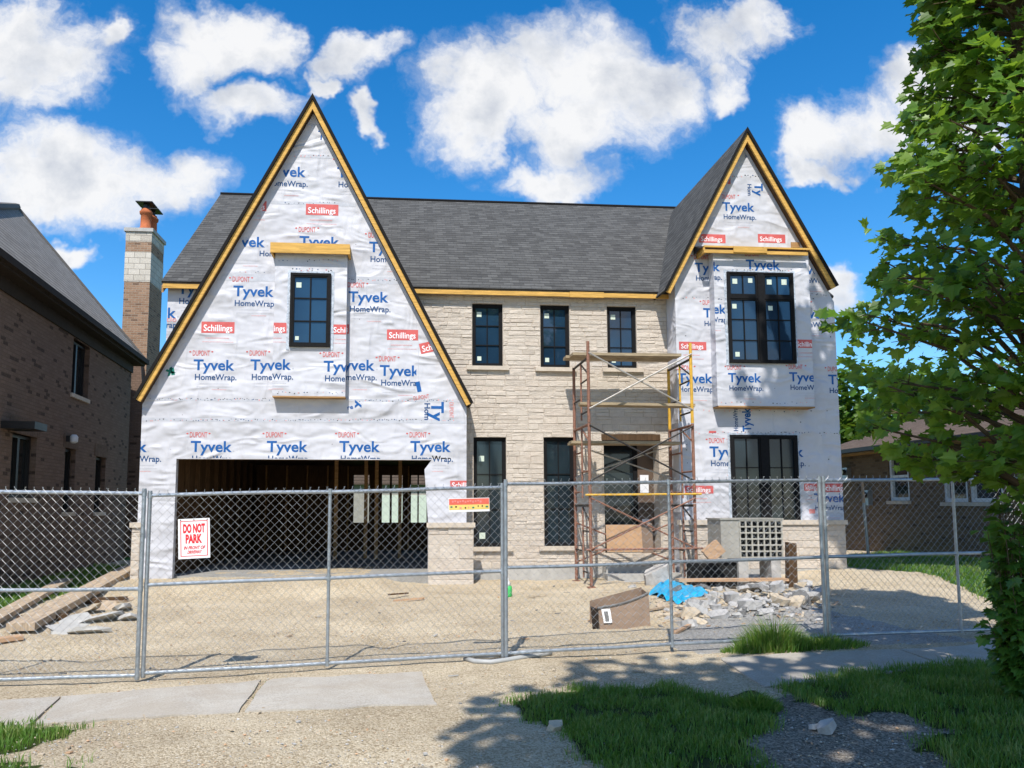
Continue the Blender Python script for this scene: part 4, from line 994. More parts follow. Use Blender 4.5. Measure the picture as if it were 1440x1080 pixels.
pan(-.49, .49, .02, .46, 'banner_red', 'red_band'); pan(-.49, .49, -.34, .02, 'banner_yellow', 'yellow_band')
mb = MB(); rn = random.Random(5)
for k in range(9):
    x = -.44 + k * .11 + rn.uniform(-.02, .02); s = rn.uniform(.01, .03); mb.obox(c + ex * x * W_ + ez * (-.16 + rn.uniform(-.06, .06)) * H_ + n * .0045, ex * s * W_, ez * .055 * H_, n * .0005, rn.choice([0, 1, 2]))
for k in range(12):
    x = -.40 + k * .062; mb.obox(c + ex * x * W_ + ez * (.26 + .04 * sin(k * 2.1)) * H_ + n * .0045, ex * .02 * W_, ez * (.05 + .03 * rn.random()) * H_, n * .0005, 1)
mb.build('print', ['ink_black', 'ink_pink', 'ink_green'], t)

# ================================================================== SITE CLUTTER
def rock(mb, c, sx, sy, sz, rn, mi=0, rotz=None):
    # angular broken chunk: jittered box with cut corners
    a = rn.uniform(0, pi) if rotz is None else rotz; tl = rn.uniform(-.5, .5)
    M_ = Matrix.Rotation(a, 3, 'Z') @ Matrix.Rotation(tl, 3, 'X') @ Matrix.Rotation(rn.uniform(-.4, .4), 3, 'Y')
    P = []
    for k in (-1, 1):
        for i, j in ((-1, -.55), (-.5, -1), (.55, -1), (1, -.45), (1, .5), (.45, 1), (-.5, 1), (-1, .5)):
            P.append(V(c) + M_ @ V((i * sx * rn.uniform(.72, 1.1), j * sy * rn.uniform(.72, 1.1), k * sz * rn.uniform(.7, 1.1) + (0.15 * sz * i))))
    mb.add(P, [tuple(range(7, -1, -1)), tuple(range(8, 16))] + [(i, (i + 1) % 8, (i + 1) % 8 + 8, i + 8) for i in range(8)], mi)
rn = random.Random(21)
chunks = 0
def chunk(px, py, s, up=.0, flat=.6, m_='rubble_grey'):
    p = gnd(px, py); mb = MB(); rock(mb, (p.x, p.y, p.z + s * flat * .5 + up), s, s * rn.uniform(.6, .95), s * flat * rn.uniform(.6, 1), rn)
    o = mb.build('concrete_chunk', m_)
    tag(o, 'broken concrete chunk in the rubble heap below the air conditioner', 'rubble', 'broken concrete chunks in the rubble heap')
for i in range(230):
    t_ = rn.random(); px = 925 + 232 * t_ ** .8 + rn.uniform(-12, 8); py = rn.gauss(846 - 6 * t_, 13)
    py = max(816, min(889 - 18 * t_, py)); s = rn.choice([.04, .05, .05, .07, .09, .14]) * rn.uniform(.8, 1.25)
    hump = math.exp(-((px - 1085) / 60) ** 2 - ((py - 838) / 16) ** 2)
    chunk(px, py, s, .16 * hump * rn.random(), rn.uniform(.2, .55), rn.choice(['rubble_grey', 'rubble_grey', 'rubble_grey', 'rubble_tan', 'rubble_dark', 'concrete']))
for i in range(50):
    px, py = rn.uniform(850, 1010), rn.uniform(810, 868); chunk(px, py, rn.uniform(.03, .09), 0, rn.uniform(.2, .5), rn.choice(['rubble_tan', 'rubble_grey', 'rubble_tan', 'grey_plank']))
# flat slab pieces left
for px, py, s in ((120, 862, .3), (150, 856, .24), (140, 874, .34), (108, 880, .3), (165, 846, .26), (178, 872, .2), (90, 890, .22), (172, 858, .2), (128, 890, .26)):
    p = gnd(px, py); mb = MB(); rock(mb, (p.x, p.y, p.z + .02), s, s * .6, .028, rn, 0); o = mb.build('stone_slab', rn.choice(['rubble_tan', 'concrete', 'grey_plank']))
    tag(o, 'flat broken slab lying beside the long boards at left', 'rubble', 'flat broken slabs by the boards')
# long boards at left
def board3(label, pa, pb, w, th, za, zb, m_='grey_plank', name='timber_board'):
    a, b = gnd(*pa), gnd(*pb); a.z += za; b.z += zb; mb = MB(); mb.beam(a, b, w, th)
    return tag(mb.build(name, m_), label, 'board')
board3('wide grey timber board propped on the ground, nearer the garage', (28, 893), (184, 815), .34, .10, .10, .24)
board3('narrower timber board lying behind the wide one beside the lawn', (-20, 888), (92, 826), .24, .07, .10, .14)
board3('short tan board end lying flat at the left edge of the photo', (-40, 908), (32, 899), .16, .05, .03, .03, 'tan_board')
for k, (px, py) in enumerate(((60, 873), (150, 836))):
    p = gnd(px, py); mb = MB(); mb.obox((p.x, p.y, p.z + .03), (.3, .1, 0), (-.03, .09, 0), (0, 0, .05)); tag(mb.build('timber_block', 'dark_stud'), ['dark block under the near end of the wide board', 'dark block under the far end of the wide board'][k], 'wood block')
# air conditioner
YA = 13.6
x0, x1, z0, z1 = rect(1014, 731, 1101, 785, YA); xp = aty(1040, 755, YA).x
ac = thing('air_conditioner', 'old boxy air conditioner with square grille standing on blocks above the rubble', 'air conditioner', ((x0 + x1) / 2, YA + .3, z0))
mb = MB(); d_ = .62
mb.box(x0, xp - .006, YA, YA + d_, z0, z1); mb.box(x0 - .02, x1 + .02, YA - .02, YA + d_ + .02, z1 + .001, z1 + .028); mb.box(xp - .005, x1, YA + .06, YA + d_, z0, z1); mb.build('casing', 'ac_panel', ac)
mb = MB(); mb.box(xp, x1, YA + .045, YA + .059, z0 + .02, z1 - .02); mb.build('fin_pack', 'ac_dark', ac)
mb = MB(); nx, nz = 8, 7
for k in range(nx): x = xp + .012 + (x1 - xp - .024) * k / (nx - 1); mb.box(x - .012, x + .012, YA - .004, YA + .03, z0, z1 - .001)
for k in range(nz): z = z0 + .014 + (z1 - z0 - .028) * k / (nz - 1); mb.box(xp, x1, YA - .009, YA + .025, z - .012, z + .012)
mb.build('grille', 'ac_grille', ac)
zgA = gz((x0 + x1) / 2, YA)
for k, (px, m_) in enumerate(((1046, 'concrete'), (1092, 'rubble_grey'))):
    q = aty(px, 790, YA); mb = MB(); mb.box(q.x - .09, q.x + .09, YA + .02, YA + .5, gz(q.x, YA) - .03, z0 - .001)
    tag(mb.build('support_block', m_), ['pale block holding up the grille side of the air conditioner', 'grey block holding up the right end of the air conditioner'][k], 'block')
q = aty(1111, 785, YA - .1); mb = MB(); mb.extr_y([(q.x - .085, gz(q.x, YA) - .05), (q.x + .075, gz(q.x, YA) - .05), (q.x + .08, q.z + .27), (q.x + .03, q.z + .25), (q.x - .06, q.z + .29)], YA - .2, YA - .05); tag(mb.build('timber_post', 'dark_stud'), 'short dark timber post standing right of the air conditioner', 'post')
q = rect(985, 792, 1038, 810, YA + .1); mb = MB(); mb.box(q[0], q[1], YA + .1, YA + .8, zgA - .05, q[3]); tag(mb.build('dark_crate', 'ac_dark'), 'dark low crate beneath the left side of the air conditioner', 'crate')
q = aty(1003, 775, YA - .2); mb = MB(); mb.obox((q.x, YA - .2, q.z), (.13, 0, .1), (0, .05, 0), (-.08, 0, .1)); tag(mb.build('wood_offcut', 'tan_board'), 'orange wood offcut tilted left of the air conditioner', 'wood')
q = aty(1000, 790, YA - .1); mb = MB(); mb.obox((q.x + .35, YA - .15, zgA + .16), (1.0, 0, -.0), (0, .11, 0), (0, 0, .022)); tag(mb.build('timber_board', 'tan_board'), 'long pale board lying flat behind the blue tarp', 'board')
q = rect(970, 690, 972, 806, YA)
# cardboard by the door
q = rect(853, 738, 903, 776, 15.0); mb = MB(); mb.obox(((q[0] + q[1]) / 2, 15.02, (q[2] + q[3]) / 2), ((q[1] - q[0]) / 2, 0, 0), (0, .012, 0), (0, .04, (q[3] - q[2]) / 2)); tag(mb.build('cardboard_sheet', 'cardboard'), 'wide cardboard sheet leaning before the doorway', 'cardboard')
q = rect(903, 736, 921, 778, 15.0); mb = MB(); mb.obox(((q[0] + q[1]) / 2, 15.1, (q[2] + q[3]) / 2), ((q[1] - q[0]) / 2, .05, 0), (0, .012, 0), (0, .03, (q[3] - q[2]) / 2)); tag(mb.build('cardboard_sheet', 'bin_brown'), 'narrow darker cardboard piece right of the wide sheet', 'cardboard')
# overturned bin
a, b = gnd(842, 888), gnd(915, 884); zt1 = atd(850, 850, (a - EYE).dot(fh)).z; ctr = (a + b) / 2
bn = thing('storage_bin', 'brown open bin lying on its side with a pale label left of the blue tarp', 'bin', ctr)
ux = (b - a).normalized(); uy = V((-ux.y, ux.x, 0)); Lb = (b - a).length; hb = .36; 
def BP(u, v, w): return a + ux * (u * Lb) + uy * v + Z3 * w
mb = MB()
# near wall with a curved upper edge, floor, far wall, right end
N_ = 8; top = [hb * (.78 + .42 * (k / N_) ** 2) for k in range(N_ + 1)]
for k in range(N_):
    u0, u1 = k / N_, (k + 1) / N_
    mb.add([BP(u0 + .03, 0, 0), BP(u1 + .03 if k < N_ - 1 else 1, 0, 0), BP(u1, .05, top[k + 1]), BP(u0, .05, top[k]), BP(u0 + .03, .03, 0), BP(u1, .03, 0), BP(u1, .08, top[k + 1]), BP(u0, .08, top[k])], [(0, 1, 2, 3), (4, 7, 6, 5), (3, 2, 6, 7), (0, 3, 7, 4), (1, 5, 6, 2)])
mb.add([BP(1, 0, 0), BP(1.12, .5, 0), BP(1.10, .5, hb * 1.25), BP(1, .05, top[-1])], [(0, 1, 2, 3), (3, 2, 1, 0)])
mb.add([BP(.05, .5, 0), BP(1.12, .5, 0), BP(1.10, .48, hb * 1.3), BP(.03, .45, hb * .9)], [(0, 1, 2, 3), (3, 2, 1, 0)])
mb.build('shell', 'bin_brown', bn)
mb = MB(); mb.tube([BP(0, .04, top[0])] + [BP(k / N_, .05, top[k] + .01) for k in range(1, N_ + 1)], .016, 6); mb.build('rim', 'rubble_dark', bn)
mb = MB(); mb.add([BP(.0, -.008, .02), BP(.0, .0, hb * .75), BP(-.10, .12, hb * .85), BP(-.07, .1, 0)], [(0, 1, 2, 3), (3, 2, 1, 0)]); mb.build('end_flap', 'gutter_brown', bn)
mb = MB(); mb.add([BP(.10, -.004, .10), BP(.26, -.004, .10), BP(.24, .035, .27), BP(.07, .035, .27)], [(0, 1, 2, 3)]); mb.add([BP(.13, -.012, .13), BP(.2, -.012, .13), BP(.19, .022, .24), BP(.11, .022, .24)], [(0, 1, 2, 3)], 1)
mb.build('label_plate', ['sign_white', 'rubble_dark'], bn)
# tarp: crumpled sheet
mb = MB(); n_ = 22; cor = [gnd(913, 838), gnd(955, 853), gnd(1000, 838), gnd(940, 818)]
grid = []
for i in range(n_ + 1):
    for j in range(n_ + 1):
        u_, v_ = i / n_, j / n_; p = (cor[0] * (1 - u_) + cor[1] * u_) * (1 - v_) + (cor[3] * (1 - u_) + cor[2] * u_) * v_
        f = noise.noise(V((u_ * 3.1, v_ * 3.1, 4))) ; g_ = noise.noise(V((u_ * 7, v_ * 7, 9)))
        e = min(u_, v_, 1 - u_, 1 - v_)
        grid.append((p.x + .06 * g_, p.y + .06 * f, p.z + .03 + min(e * .6, .06) + max(-.02, (.09 * abs(f) + .045 * g_))))
mb.add(grid, [(i * (n_ + 1) + j, (i + 1) * (n_ + 1) + j, (i + 1) * (n_ + 1) + j + 1, i * (n_ + 1) + j + 1) for i in range(n_) for j in range(n_)])
tag(mb.build('tarp', 'blue_tarp'), 'bright blue crumpled tarp on the rubble before the scaffold', 'tarp')
p = gnd(930, 824); mb = MB(); rock(mb, (p.x, p.y + .2, p.z + .2), .3, .2, .12, rn, 0, 0); tag(mb.build('rubble_sack', 'rubble_grey'), 'grey sack lying behind the blue tarp', 'sack')
# jug
p = gnd(713, 840); jg = thing('plastic_jug', 'green and white plastic jug on the gravel behind the fence joint', 'jug', p)
mb = MB(); mb.lathe(p, [(.08, 0), (.085, .03), (.085, .17), (.07, .19)], 14); mb.build('body', 'jug_green', jg, True)
mb = MB(); mb.lathe(p + Z3 * .191, [(.065, 0), (.05, .06), (.025, .09), (.025, .13), (.01, .135)], 14); mb.build('top', 'sign_white', jg, True)
# hose at the fence joint
pts = [(654, 930), (668, 934), (690, 935), (712, 932), (740, 927), (762, 924), (775, 922), (764, 920), (740, 921), (715, 925), (690, 929), (668, 929), (656, 927)]
mb = MB(); cv = [gnd(x, y) + Z3 * (.028 + (.012 if i > 6 else 0)) for i, (x, y) in enumerate(pts)]; mb.tube(cv[:7], .026, 8); mb.tube(cv[7:], .02, 8); tag(mb.build('hose', 'hose_grey', smooth=True), 'grey hose lying under the fence where two panels meet', 'hose')
# stones and sticks
for px, py, s, lab in ((781, 1027, .06, 'rounded pale stone lying on the grass patch edge'), (1163, 1028, .07, 'flat grey stone on the bare dark soil'), (1145, 1025, .04, 'small round pale stone left of the flat one on dark soil')):
    p = gnd(px, py); mb = MB(); rock(mb, (p.x, p.y, p.z + s * .4), s, s * .8, s * .5, rn, 0, .3); tag(mb.build('stone', 'rubble_tan' if px < 900 else 'rubble_grey'), lab, 'stone')
for px, py, l, a_ in ((575, 846, .5, .1), (560, 838, .35, -.2), (905, 874, .5, 1.1), (960, 888, .7, .9), (885, 862, .5, .2), (1030, 812, 1.2, .03), (930, 858, .6, .5)):
    p = gnd(px, py); mb = MB(); mb.beam(p + V((-cos(a_) * l / 2, -sin(a_) * l / 2, .02)), p + V((cos(a_) * l / 2, sin(a_) * l / 2, .05)), .05, .025); tag(mb.build('wood_scrap', rn.choice(['tan_board', 'grey_plank', 'dark_stud'])), 'scrap of wood lying on the gravel behind the fence', 'wood', 'wood scraps on the gravel')

# ================================================================== GROUND
def inpoly(x, y, P):
    c = False; j = len(P) - 1
    for i in range(len(P)):
        if (P[i][1] > y) != (P[j][1] > y) and x < (P[j][0] - P[i][0]) * (y - P[i][1]) / (P[j][1] - P[i][1]) + P[i][0]: c = not c
        j = i
    return c
def pgon(px): return [tuple(gnd(x, y)[:2]) for x, y in px]
G_A = pgon([(-80, 1026), (30, 1019), (118, 1024), (75, 1038), (25, 1056), (-80, 1070)])
G_A2 = pgon([(-60, 1076), (20, 1072), (55, 1088), (-60, 1110)]); G_A3 = pgon([(90, 1076), (120, 1074), (125, 1084), (95, 1090)])
G_B = pgon([(716, 990), (760, 982), (800, 972), (850, 966), (900, 970), (940, 964), (985, 976), (1030, 985), (1085, 1000), (1090, 1022), (1045, 1042), (1062, 1075), (1100, 1110), (1140, 1200), (960, 1180), (860, 1095), (815, 1060), (790, 1030), (750, 1012)])
G_B2 = pgon([(1030, 978), (1060, 970), (1092, 985), (1092, 1004), (1060, 1008), (1032, 1000)])
G_C = pgon([(1092, 967), (1140, 958), (1200, 946), (1300, 937), (1460, 930), (1700, 925), (1700, 1250), (1345, 1200), (1345, 1075), (1290, 1045), (1340, 1030), (1290, 1006), (1240, 998), (1200, 1008), (1130, 986)])
G_D = pgon([(1190, 783), (1290, 776), (1440, 770), (1700, 780), (1700, 880), (1440, 858), (1390, 842), (1340, 818), (1280, 803), (1195, 799)])
G_E = pgon([(-300, 800), (0, 800), (120, 795), (178, 797), (172, 806), (150, 822), (90, 836), (0, 868), (-100, 885), (-300, 890)])
D_1 = pgon([(1000, 990), (1060, 1005), (1110, 972), (1140, 985), (1200, 1008), (1240, 998), (1300, 1008), (1340, 1030), (1300, 1046), (1345, 1080), (1345, 1200), (1130, 1200), (1060, 1075), (1045, 1042), (1090, 1022)])
K_1 = pgon([(640, 1040), (760, 1030), (830, 1070), (900, 1120), (620, 1200), (600, 1080)])
K_RUBBLE_SHADE = pgon([(950, 860), (1140, 850), (1200, 870), (1380, 900), (1000, 922), (940, 910)])  # grey rubble ground, the shade lying on it painted into the colour
def polys_aabb(P): xs = [p[0] for p in P]; ys = [p[1] for p in P]; return min(xs), max(xs), min(ys), max(ys)
LAY = {'grass': [G_A, G_A2, G_A3, G_B, G_B2, G_C], 'lawn': [G_D, G_E], 'dirt': [D_1], 'grey': [K_RUBBLE_SHADE]}
BB = {k: [(P, polys_aabb(P)) for P in L] for k, L in LAY.items()}
SIDE = [pgon([(-330, 1006), (84, 981), (43, 1020), (-420, 1056)]), pgon([(90, 981), (368, 957), (334, 1003), (48, 1020)]), pgon([(376, 956), (592, 946), (612, 992), (344, 1002)]),
        pgon([(1010, 926), (1262, 914), (1330, 938), (1075, 968)]), pgon([(1266, 914), (1480, 902), (1560, 925), (1334, 938)])]
xs = [-400, -200, -100, -60, -40, -30, -24, -20, -17] + [-14 + .13 * i for i in range(200)] + [12.2, 13, 14, 16, 18, 22, 28, 40, 60, 100, 200, 400]
ys = [-60, -30, -15, -8, -3, 0, 2] + [3 + .085 * i for i in range(100)] + [11.5 + .2 * i for i in range(40)] + [20, 22, 25, 28, 32, 37, 45, 60, 90, 150, 300, 600]
vs, at_ = [], {k: [] for k in LAY}
SBB = [(P, polys_aabb(P)) for P in SIDE]
for y in ys:
    for x in xs:
        far = abs(x) > 15 or y > 22 or y < 2
        z = gz(x, y); side = any(b[0] < x < b[1] and b[2] < y < b[3] and inpoly(x, y, P) for P, b in SBB)
        if not far:
            q = V((x, y, 0)); bump = .03 * noise.noise(q * .9) + .018 * noise.noise(q * 3.1) + .012 * noise.noise(q * 7)
            if side: z -= .004
            else:
                z += bump * (1.25 if y > 8.9 else .6) + (.022 * abs(noise.noise(q * 1.9)) if y > 8.9 else 0)
                for cx_ in (-3.3, -1.75, -.2):
                    w_ = x - cx_ - .12 * sin(y * .8 + cx_) - .05 * (y - 12); z -= .05 * math.exp(-(w_ / .16) ** 2) * sstep(8.7, 9.4, y) * (1 - sstep(13.2, 14.2, y))
        vs.append((x, y, z))
        jx, jy = x + .10 * noise.noise(V((x * 2.2, y * 2.2, 3))), y + .10 * noise.noise(V((x * 2.2, y * 2.2, 8)))
        for k in LAY:
            hit = 0.0
            if not far:
                hit = 1.0 if any(b[0] - .1 < jx < b[1] + .1 and b[2] - .1 < jy < b[3] + .1 and inpoly(jx, jy, P) for P, b in BB[k]) else 0.0
            elif k == 'lawn': hit = 1.0 if (y > 20 or x < -15 or x > 15) else 0.0
            at_[k].append(hit)
nx = len(xs)
me = bpy.data.meshes.new('ground'); me.from_pydata(vs, [], [(j * nx + i, j * nx + i + 1, (j + 1) * nx + i + 1, (j + 1) * nx + i) for j in range(len(ys) - 1) for i in range(nx - 1)])
for k in LAY: me.attributes.new(k, 'FLOAT', 'POINT').data.foreach_set('value', at_[k])
me.polygons.foreach_set('use_smooth', [True] * len(me.polygons)); me.materials.append(MATS['ground_soil'])
g = bpy.data.objects.new('ground', me); COL.objects.link(g); tag(g, kind='structure')
mb = MB()
for P in SIDE:
    C = V((sum(p[0] for p in P) / 4, sum(p[1] for p in P) / 4, 0)); E = []
    for i in range(4):                            # worn, uneven edges
        a, b = V((*P[i], 0)), V((*P[(i + 1) % 4], 0))
        for k in range(12):
            p = a.lerp(b, k / 12); j = noise.noise(p * 2.3) * .10 + noise.noise(p * 9) * .035
            E.append(p + (p - C).normalized() * (j - .01 if i in (0, 2) else j * .12))
    n = len(E); top = [(p.x, p.y, gz(p.x, p.y) + .012) for p in E]; cz = gz(C.x, C.y) + .016
    mb.add(top + [(p[0], p[1], p[2] - .1) for p in top] + [(C.x, C.y, cz)], [(i, (i + 1) % n, 2 * n) for i in range(n)] + [(i + n, (i + 1) % n + n, (i + 1) % n, i) for i in range(n)])
tag(mb.build('sidewalk', 'sidewalk_concrete'), kind='structure')

# loose gravel
rn = random.Random(31)
mb = MB(); OCT = [(0, 2, 4), (2, 1, 4), (1, 3, 4), (3, 0, 4), (2, 0, 5), (1, 2, 5), (3, 1, 5), (0, 3, 5)]
def pebble(x, y, s, mi):
    z = gz(x, y) + s * .2; R_ = lambda: rn.uniform(.6, 1.2) * s
    a = rn.uniform(0, pi); c, n = cos(a), sin(a)
    P = [(R_(), 0, 0), (-R_(), 0, 0), (0, R_() * .7, 0), (0, -R_() * .7, 0), (0, 0, R_() * .6), (0, 0, -R_() * .5)]
    mb.add([(x + p[0] * c - p[1] * n, y + p[0] * n + p[1] * c, z + p[2]) for p in P], OCT, mi)
SPX = [(P, polys_aabb(P)) for P in SIDE]
k = 0
while k < 9500:
    d = 4.2 + 8.5 * rn.random() ** 1.6; px = rn.uniform(-30, 1470); r = ray(px, 711); kk = d / r.dot(fh); x, y = r.x * kk, r.y * kk
    if any(b[0] < x < b[1] and b[2] < y < b[3] and inpoly(x, y, P) for P, b in SPX) and rn.random() < .95: continue
    if any(inpoly(x, y, P) for P in (G_B, G_C, G_E, G_D)) and rn.random() < .93: continue
    k += 1; pebble(x, y, rn.choice([.004, .006, .007, .009, .013]) * rn.uniform(.7, 1.3) * (1 if d < 8 else 1.4), rn.choice([0, 0, 1, 1, 2, 3]))
tag(mb.build('gravel', ['rubble_tan', 'rubble_grey', 'sidewalk_concrete', 'tan_board']), kind='stuff')

rn = random.Random(63); mb = MB()
for k in range(420):
    if k < 380: p_ = gnd(rn.uniform(215, 1180), rn.uniform(806, 905)) if k % 4 == 0 else gnd(rn.gauss(985, 95), rn.gauss(850, 20))
    else: p_ = gnd(rn.uniform(0, 900), rn.uniform(925, 1075))
    if p_.y > 15 or any(inpoly(p_.x, p_.y, P) for P in (G_B, G_C, G_E)): continue
    a_ = rn.uniform(0, pi); l_ = rn.choice([.02, .03, .04, .06, .12]) * rn.uniform(.6, 1.3) * (1 if k < 380 and k % 4 else .5); w_ = rn.uniform(.005, .016)
    mb.obox(p_ + Z3 * (.014 if k < 380 else .008), (cos(a_) * l_, sin(a_) * l_, rn.uniform(-.15, .15) * l_), (-sin(a_) * w_, cos(a_) * w_, 0), (0, 0, .005), rn.choice([0, 0, 1, 2, 3, 4]))
tag(mb.build('debris', ['rubble_tan', 'grey_plank', 'tan_board', 'rubble_dark', 'concrete']), kind='stuff')

# grass
def grass(name, regions, dens, h0, h1, w, label=None, seed=1, wmul=1.0, jit=.06, kind='stuff'):
    rn = random.Random(seed); mb = MB(); V_, F_, T_ = [], [], []
    for P in regions:
        x0, x1, y0, y1 = polys_aabb(P); n = int((x1 - x0) * (y1 - y0) * dens)
        for i in range(n):
            x, y = rn.uniform(x0 - .1, x1 + .1), rn.uniform(y0 - .1, y1 + .1)
            if abs((x * rt.x + y * rt.y) / max(.1, (x * fh.x + y * fh.y))) > 1.0: continue
            jx = x + jit * noise.noise(V((x * 5, y * 5, 1))) * 2 + rn.gauss(0, jit * .8); jy = y + jit * noise.noise(V((x * 5, y * 5, 6))) * 2 + rn.gauss(0, jit * .8)
            if not inpoly(jx, jy, P): continue
            dn = noise.noise(V((x * 2.4, y * 2.4, 2))) + .5 * noise.noise(V((x * 7, y * 7, 4)))
            if dn < -.38 and rn.random() < .8: continue
            h = rn.uniform(h0, h1) * (1 + .6 * dn); a = rn.uniform(0, 2 * pi); b = rn.uniform(.1, .75) * h; ww = w * rn.uniform(.7, 1.4)
            c, s = cos(a), sin(a); z = gz(x, y) - .008; l = a + rn.uniform(-.8, .8) + pi / 2; lx, ly = cos(l) * b, sin(l) * b
            k = len(V_)
            V_ += [(x - c * ww, y - s * ww, z), (x + c * ww, y + s * ww, z), (x + c * ww * .8 + lx * .35, y + s * ww * .8 + ly * .35, z + h * .6), (x - c * ww * .8 + lx * .35, y - s * ww * .8 + ly * .35, z + h * .6), (x + lx, y + ly, z + h * .95)]
            F_ += [[k, k + 1, k + 2, k + 3], [k + 3, k + 2, k + 4]]; t = min(1, max(0, .45 + .5 * dn + rn.uniform(-.3, .3) + (.9 if rn.random() < .07 else 0))); T_ += [t, t]
    mb.v, mb.f, mb.ti, mb.mi = V_, F_, T_, [0] * len(F_)
    return tag(mb.build(name, 'grass_blade'), label, kind=kind)
grass('grass', [G_A, G_A2, G_A3], 5200, .04, .085, .003, seed=1)
grass('grass', [G_B], 6200, .035, .08, .003, seed=2)
grass('grass', [G_C], 5200, .038, .09, .0032, seed=3)
grass('grass', [G_D], 900, .06, .12, .007, seed=4)
grass('grass', [G_E], 500, .06, .12, .008, seed=5)
EDGE = pgon([(690, 978), (740, 968), (745, 985), (700, 996)]); grass('grass', [EDGE, pgon([(640, 1000), (720, 990), (715, 1004), (650, 1012)])], 700, .02, .05, .003, seed=6)
JNT = pgon([(84, 982), (91, 982), (49, 1020), (42, 1020)]); JN2 = pgon([(368, 956), (377, 956), (344, 1003), (334, 1003)]); grass('grass', [JNT, JN2], 900, .01, .035, .003, seed=8, jit=.01)
def tuft(label, cx, cy, rx, ry, n, h, seed):
    rn = random.Random(seed); c0 = gnd(cx, cy); V_, F_, T_ = [], [], []
    for i in range(n):
        a = rn.uniform(0, 2 * pi); q = rn.random() ** .6; x, y = c0.x + cos(a) * rx * q, c0.y + sin(a) * ry * q
        hh = h * (1.05 - .75 * q) * rn.uniform(.5, 1.15) + .03; b = hh * rn.uniform(.1, .7); ww = .0042 * rn.uniform(.7, 1.3); t0 = rn.uniform(0, 2 * pi); c, s = cos(t0), sin(t0); z = gz(x, y) - .01
        l = a + rn.uniform(-1, 1); lx, ly = cos(l) * b, sin(l) * b; k = len(V_)
        V_ += [(x - c * ww, y - s * ww, z), (x + c * ww, y + s * ww, z), (x + c * ww * .8 + lx * .3, y + s * ww * .8 + ly * .3, z + hh * .6), (x - c * ww * .8 + lx * .3, y - s * ww * .8 + ly * .3, z + hh * .6), (x + lx, y + ly, z + hh * .93)]
        F_ += [[k, k + 1, k + 2, k + 3], [k + 3, k + 2, k + 4]]; t = rn.random(); T_ += [t, t]
    mb = MB(); mb.v, mb.f, mb.ti, mb.mi = V_, F_, T_, [0] * len(F_); tag(mb.build('grass_tuft', 'grass_blade'), label, 'grass tuft')
tuft('tall grass tuft growing against the fence below the rubble heap', 1088, 914, .42, .22, 1500, .40, 41)
tuft('lower grass tuft at the foot of the fence posts where panels meet', 1160, 911, .5, .18, 1100, .17, 42)
tuft('low grass clump at the fence foot left of the tall one', 1045, 918, .25, .10, 450, .12, 44)
tuft('small separate grass clump between the two shaded lawns', 1062, 997, .2, .16, 900, .15, 43)

# ================================================================== TREES
LEAF = [(0, 0), (.16, .10), (.42, .02), (.40, .26), (.62, .44), (.36, .50), (.34, .74), (.15, .70), (0, .98)]   # half outline, lobed
def leaf_at(V_, F_, T_, p, d, nrm, s, tint, simple_=False):
    d = d.normalized(); x = d.cross(nrm); x = x.normalized() if x.length > 1e-4 else d.orthogonal().normalized(); n = x.cross(d)
    if simple_:
        k = len(V_); V_ += [tuple(p), tuple(p + x * .45 * s + d * .45 * s + n * .06 * s), tuple(p + d * s), tuple(p - x * .45 * s + d * .45 * s + n * .06 * s)]; F_.append([k, k + 1, k + 2, k + 3]); T_.append(tint); return
    for sg in (1, -1):
        k = len(V_); V_ += [tuple(p + x * (sg * a * s) + d * (b * s) + n * (abs(a) * .28 * s - .22 * b * b * s)) for a, b in LEAF]
        F_.append(list(range(k, k + len(LEAF))) if sg > 0 else list(range(k + len(LEAF) - 1, k - 1, -1))); T_.append(tint)
def mk(name, V_, F_, T_, mat_, parent): mb = MB(); mb.v, mb.f, mb.ti, mb.mi = V_, F_, T_, [0] * len(F_); return mb.build(name, mat_, parent)
rn = random.Random(77)
TP = atd(1496, 711, 6.2); TP = V((TP.x, TP.y, gz(TP.x, TP.y)))
tree = thing('street_tree', 'leafy green tree with broad lobed leaves filling the right edge of the photo', 'tree', TP)
def env(z):
    K = [(1.7, .7), (1.95, 1.25), (2.4, 1.58), (2.8, 1.76), (3.3, 1.7), (3.7, 1.4), (4.5, 1.12), (5.0, .9), (5.7, .75), (6.6, .7), (7.5, .6)]
    if z <= K[0][0]: return .2
    for (a, r0), (b, r1) in zip(K, K[1:]):
        if z <= b: return r0 + (r1 - r0) * (z - a) / (b - a)
    return K[-1][1]
wood_ = MB(); trunk = [TP + V((0, 0, -.1)), TP + V((.02, .03, 1.5)), TP + V((-.03, .0, 3.5)), TP + V((.03, .05, 6)), TP + V((0, -.1, 7.5)), TP + V((-.1, -.1, 8.6))]
wood_.tube(trunk, [.19, .15, .13, .11, .09, .04], 10); wood_.build('trunk', 'bark', tree)
bw_ = MB(); V_, F_, T_ = [], [], []
def spray(p, d, n, ls):
    for q in range(n):
        dd = V((d.x + rn.uniform(-.9, .9), d.y + rn.uniform(-.9, .9), rn.uniform(-.75, .35))); pp = p + V((rn.uniform(-.09, .09), rn.uniform(-.09, .09), rn.uniform(-.07, .09)))
        nn = V((rn.uniform(-.9, .9) - .2, rn.uniform(-.9, .9) - .65, rn.uniform(.35, 1))).normalized()
        leaf_at(V_, F_, T_, pp, dd, nn, ls * rn.uniform(.55, 1.15), min(1, max(0, .45 + .5 * noise.noise(pp * 1.3) + rn.uniform(-.3, .3))))
nb = 0
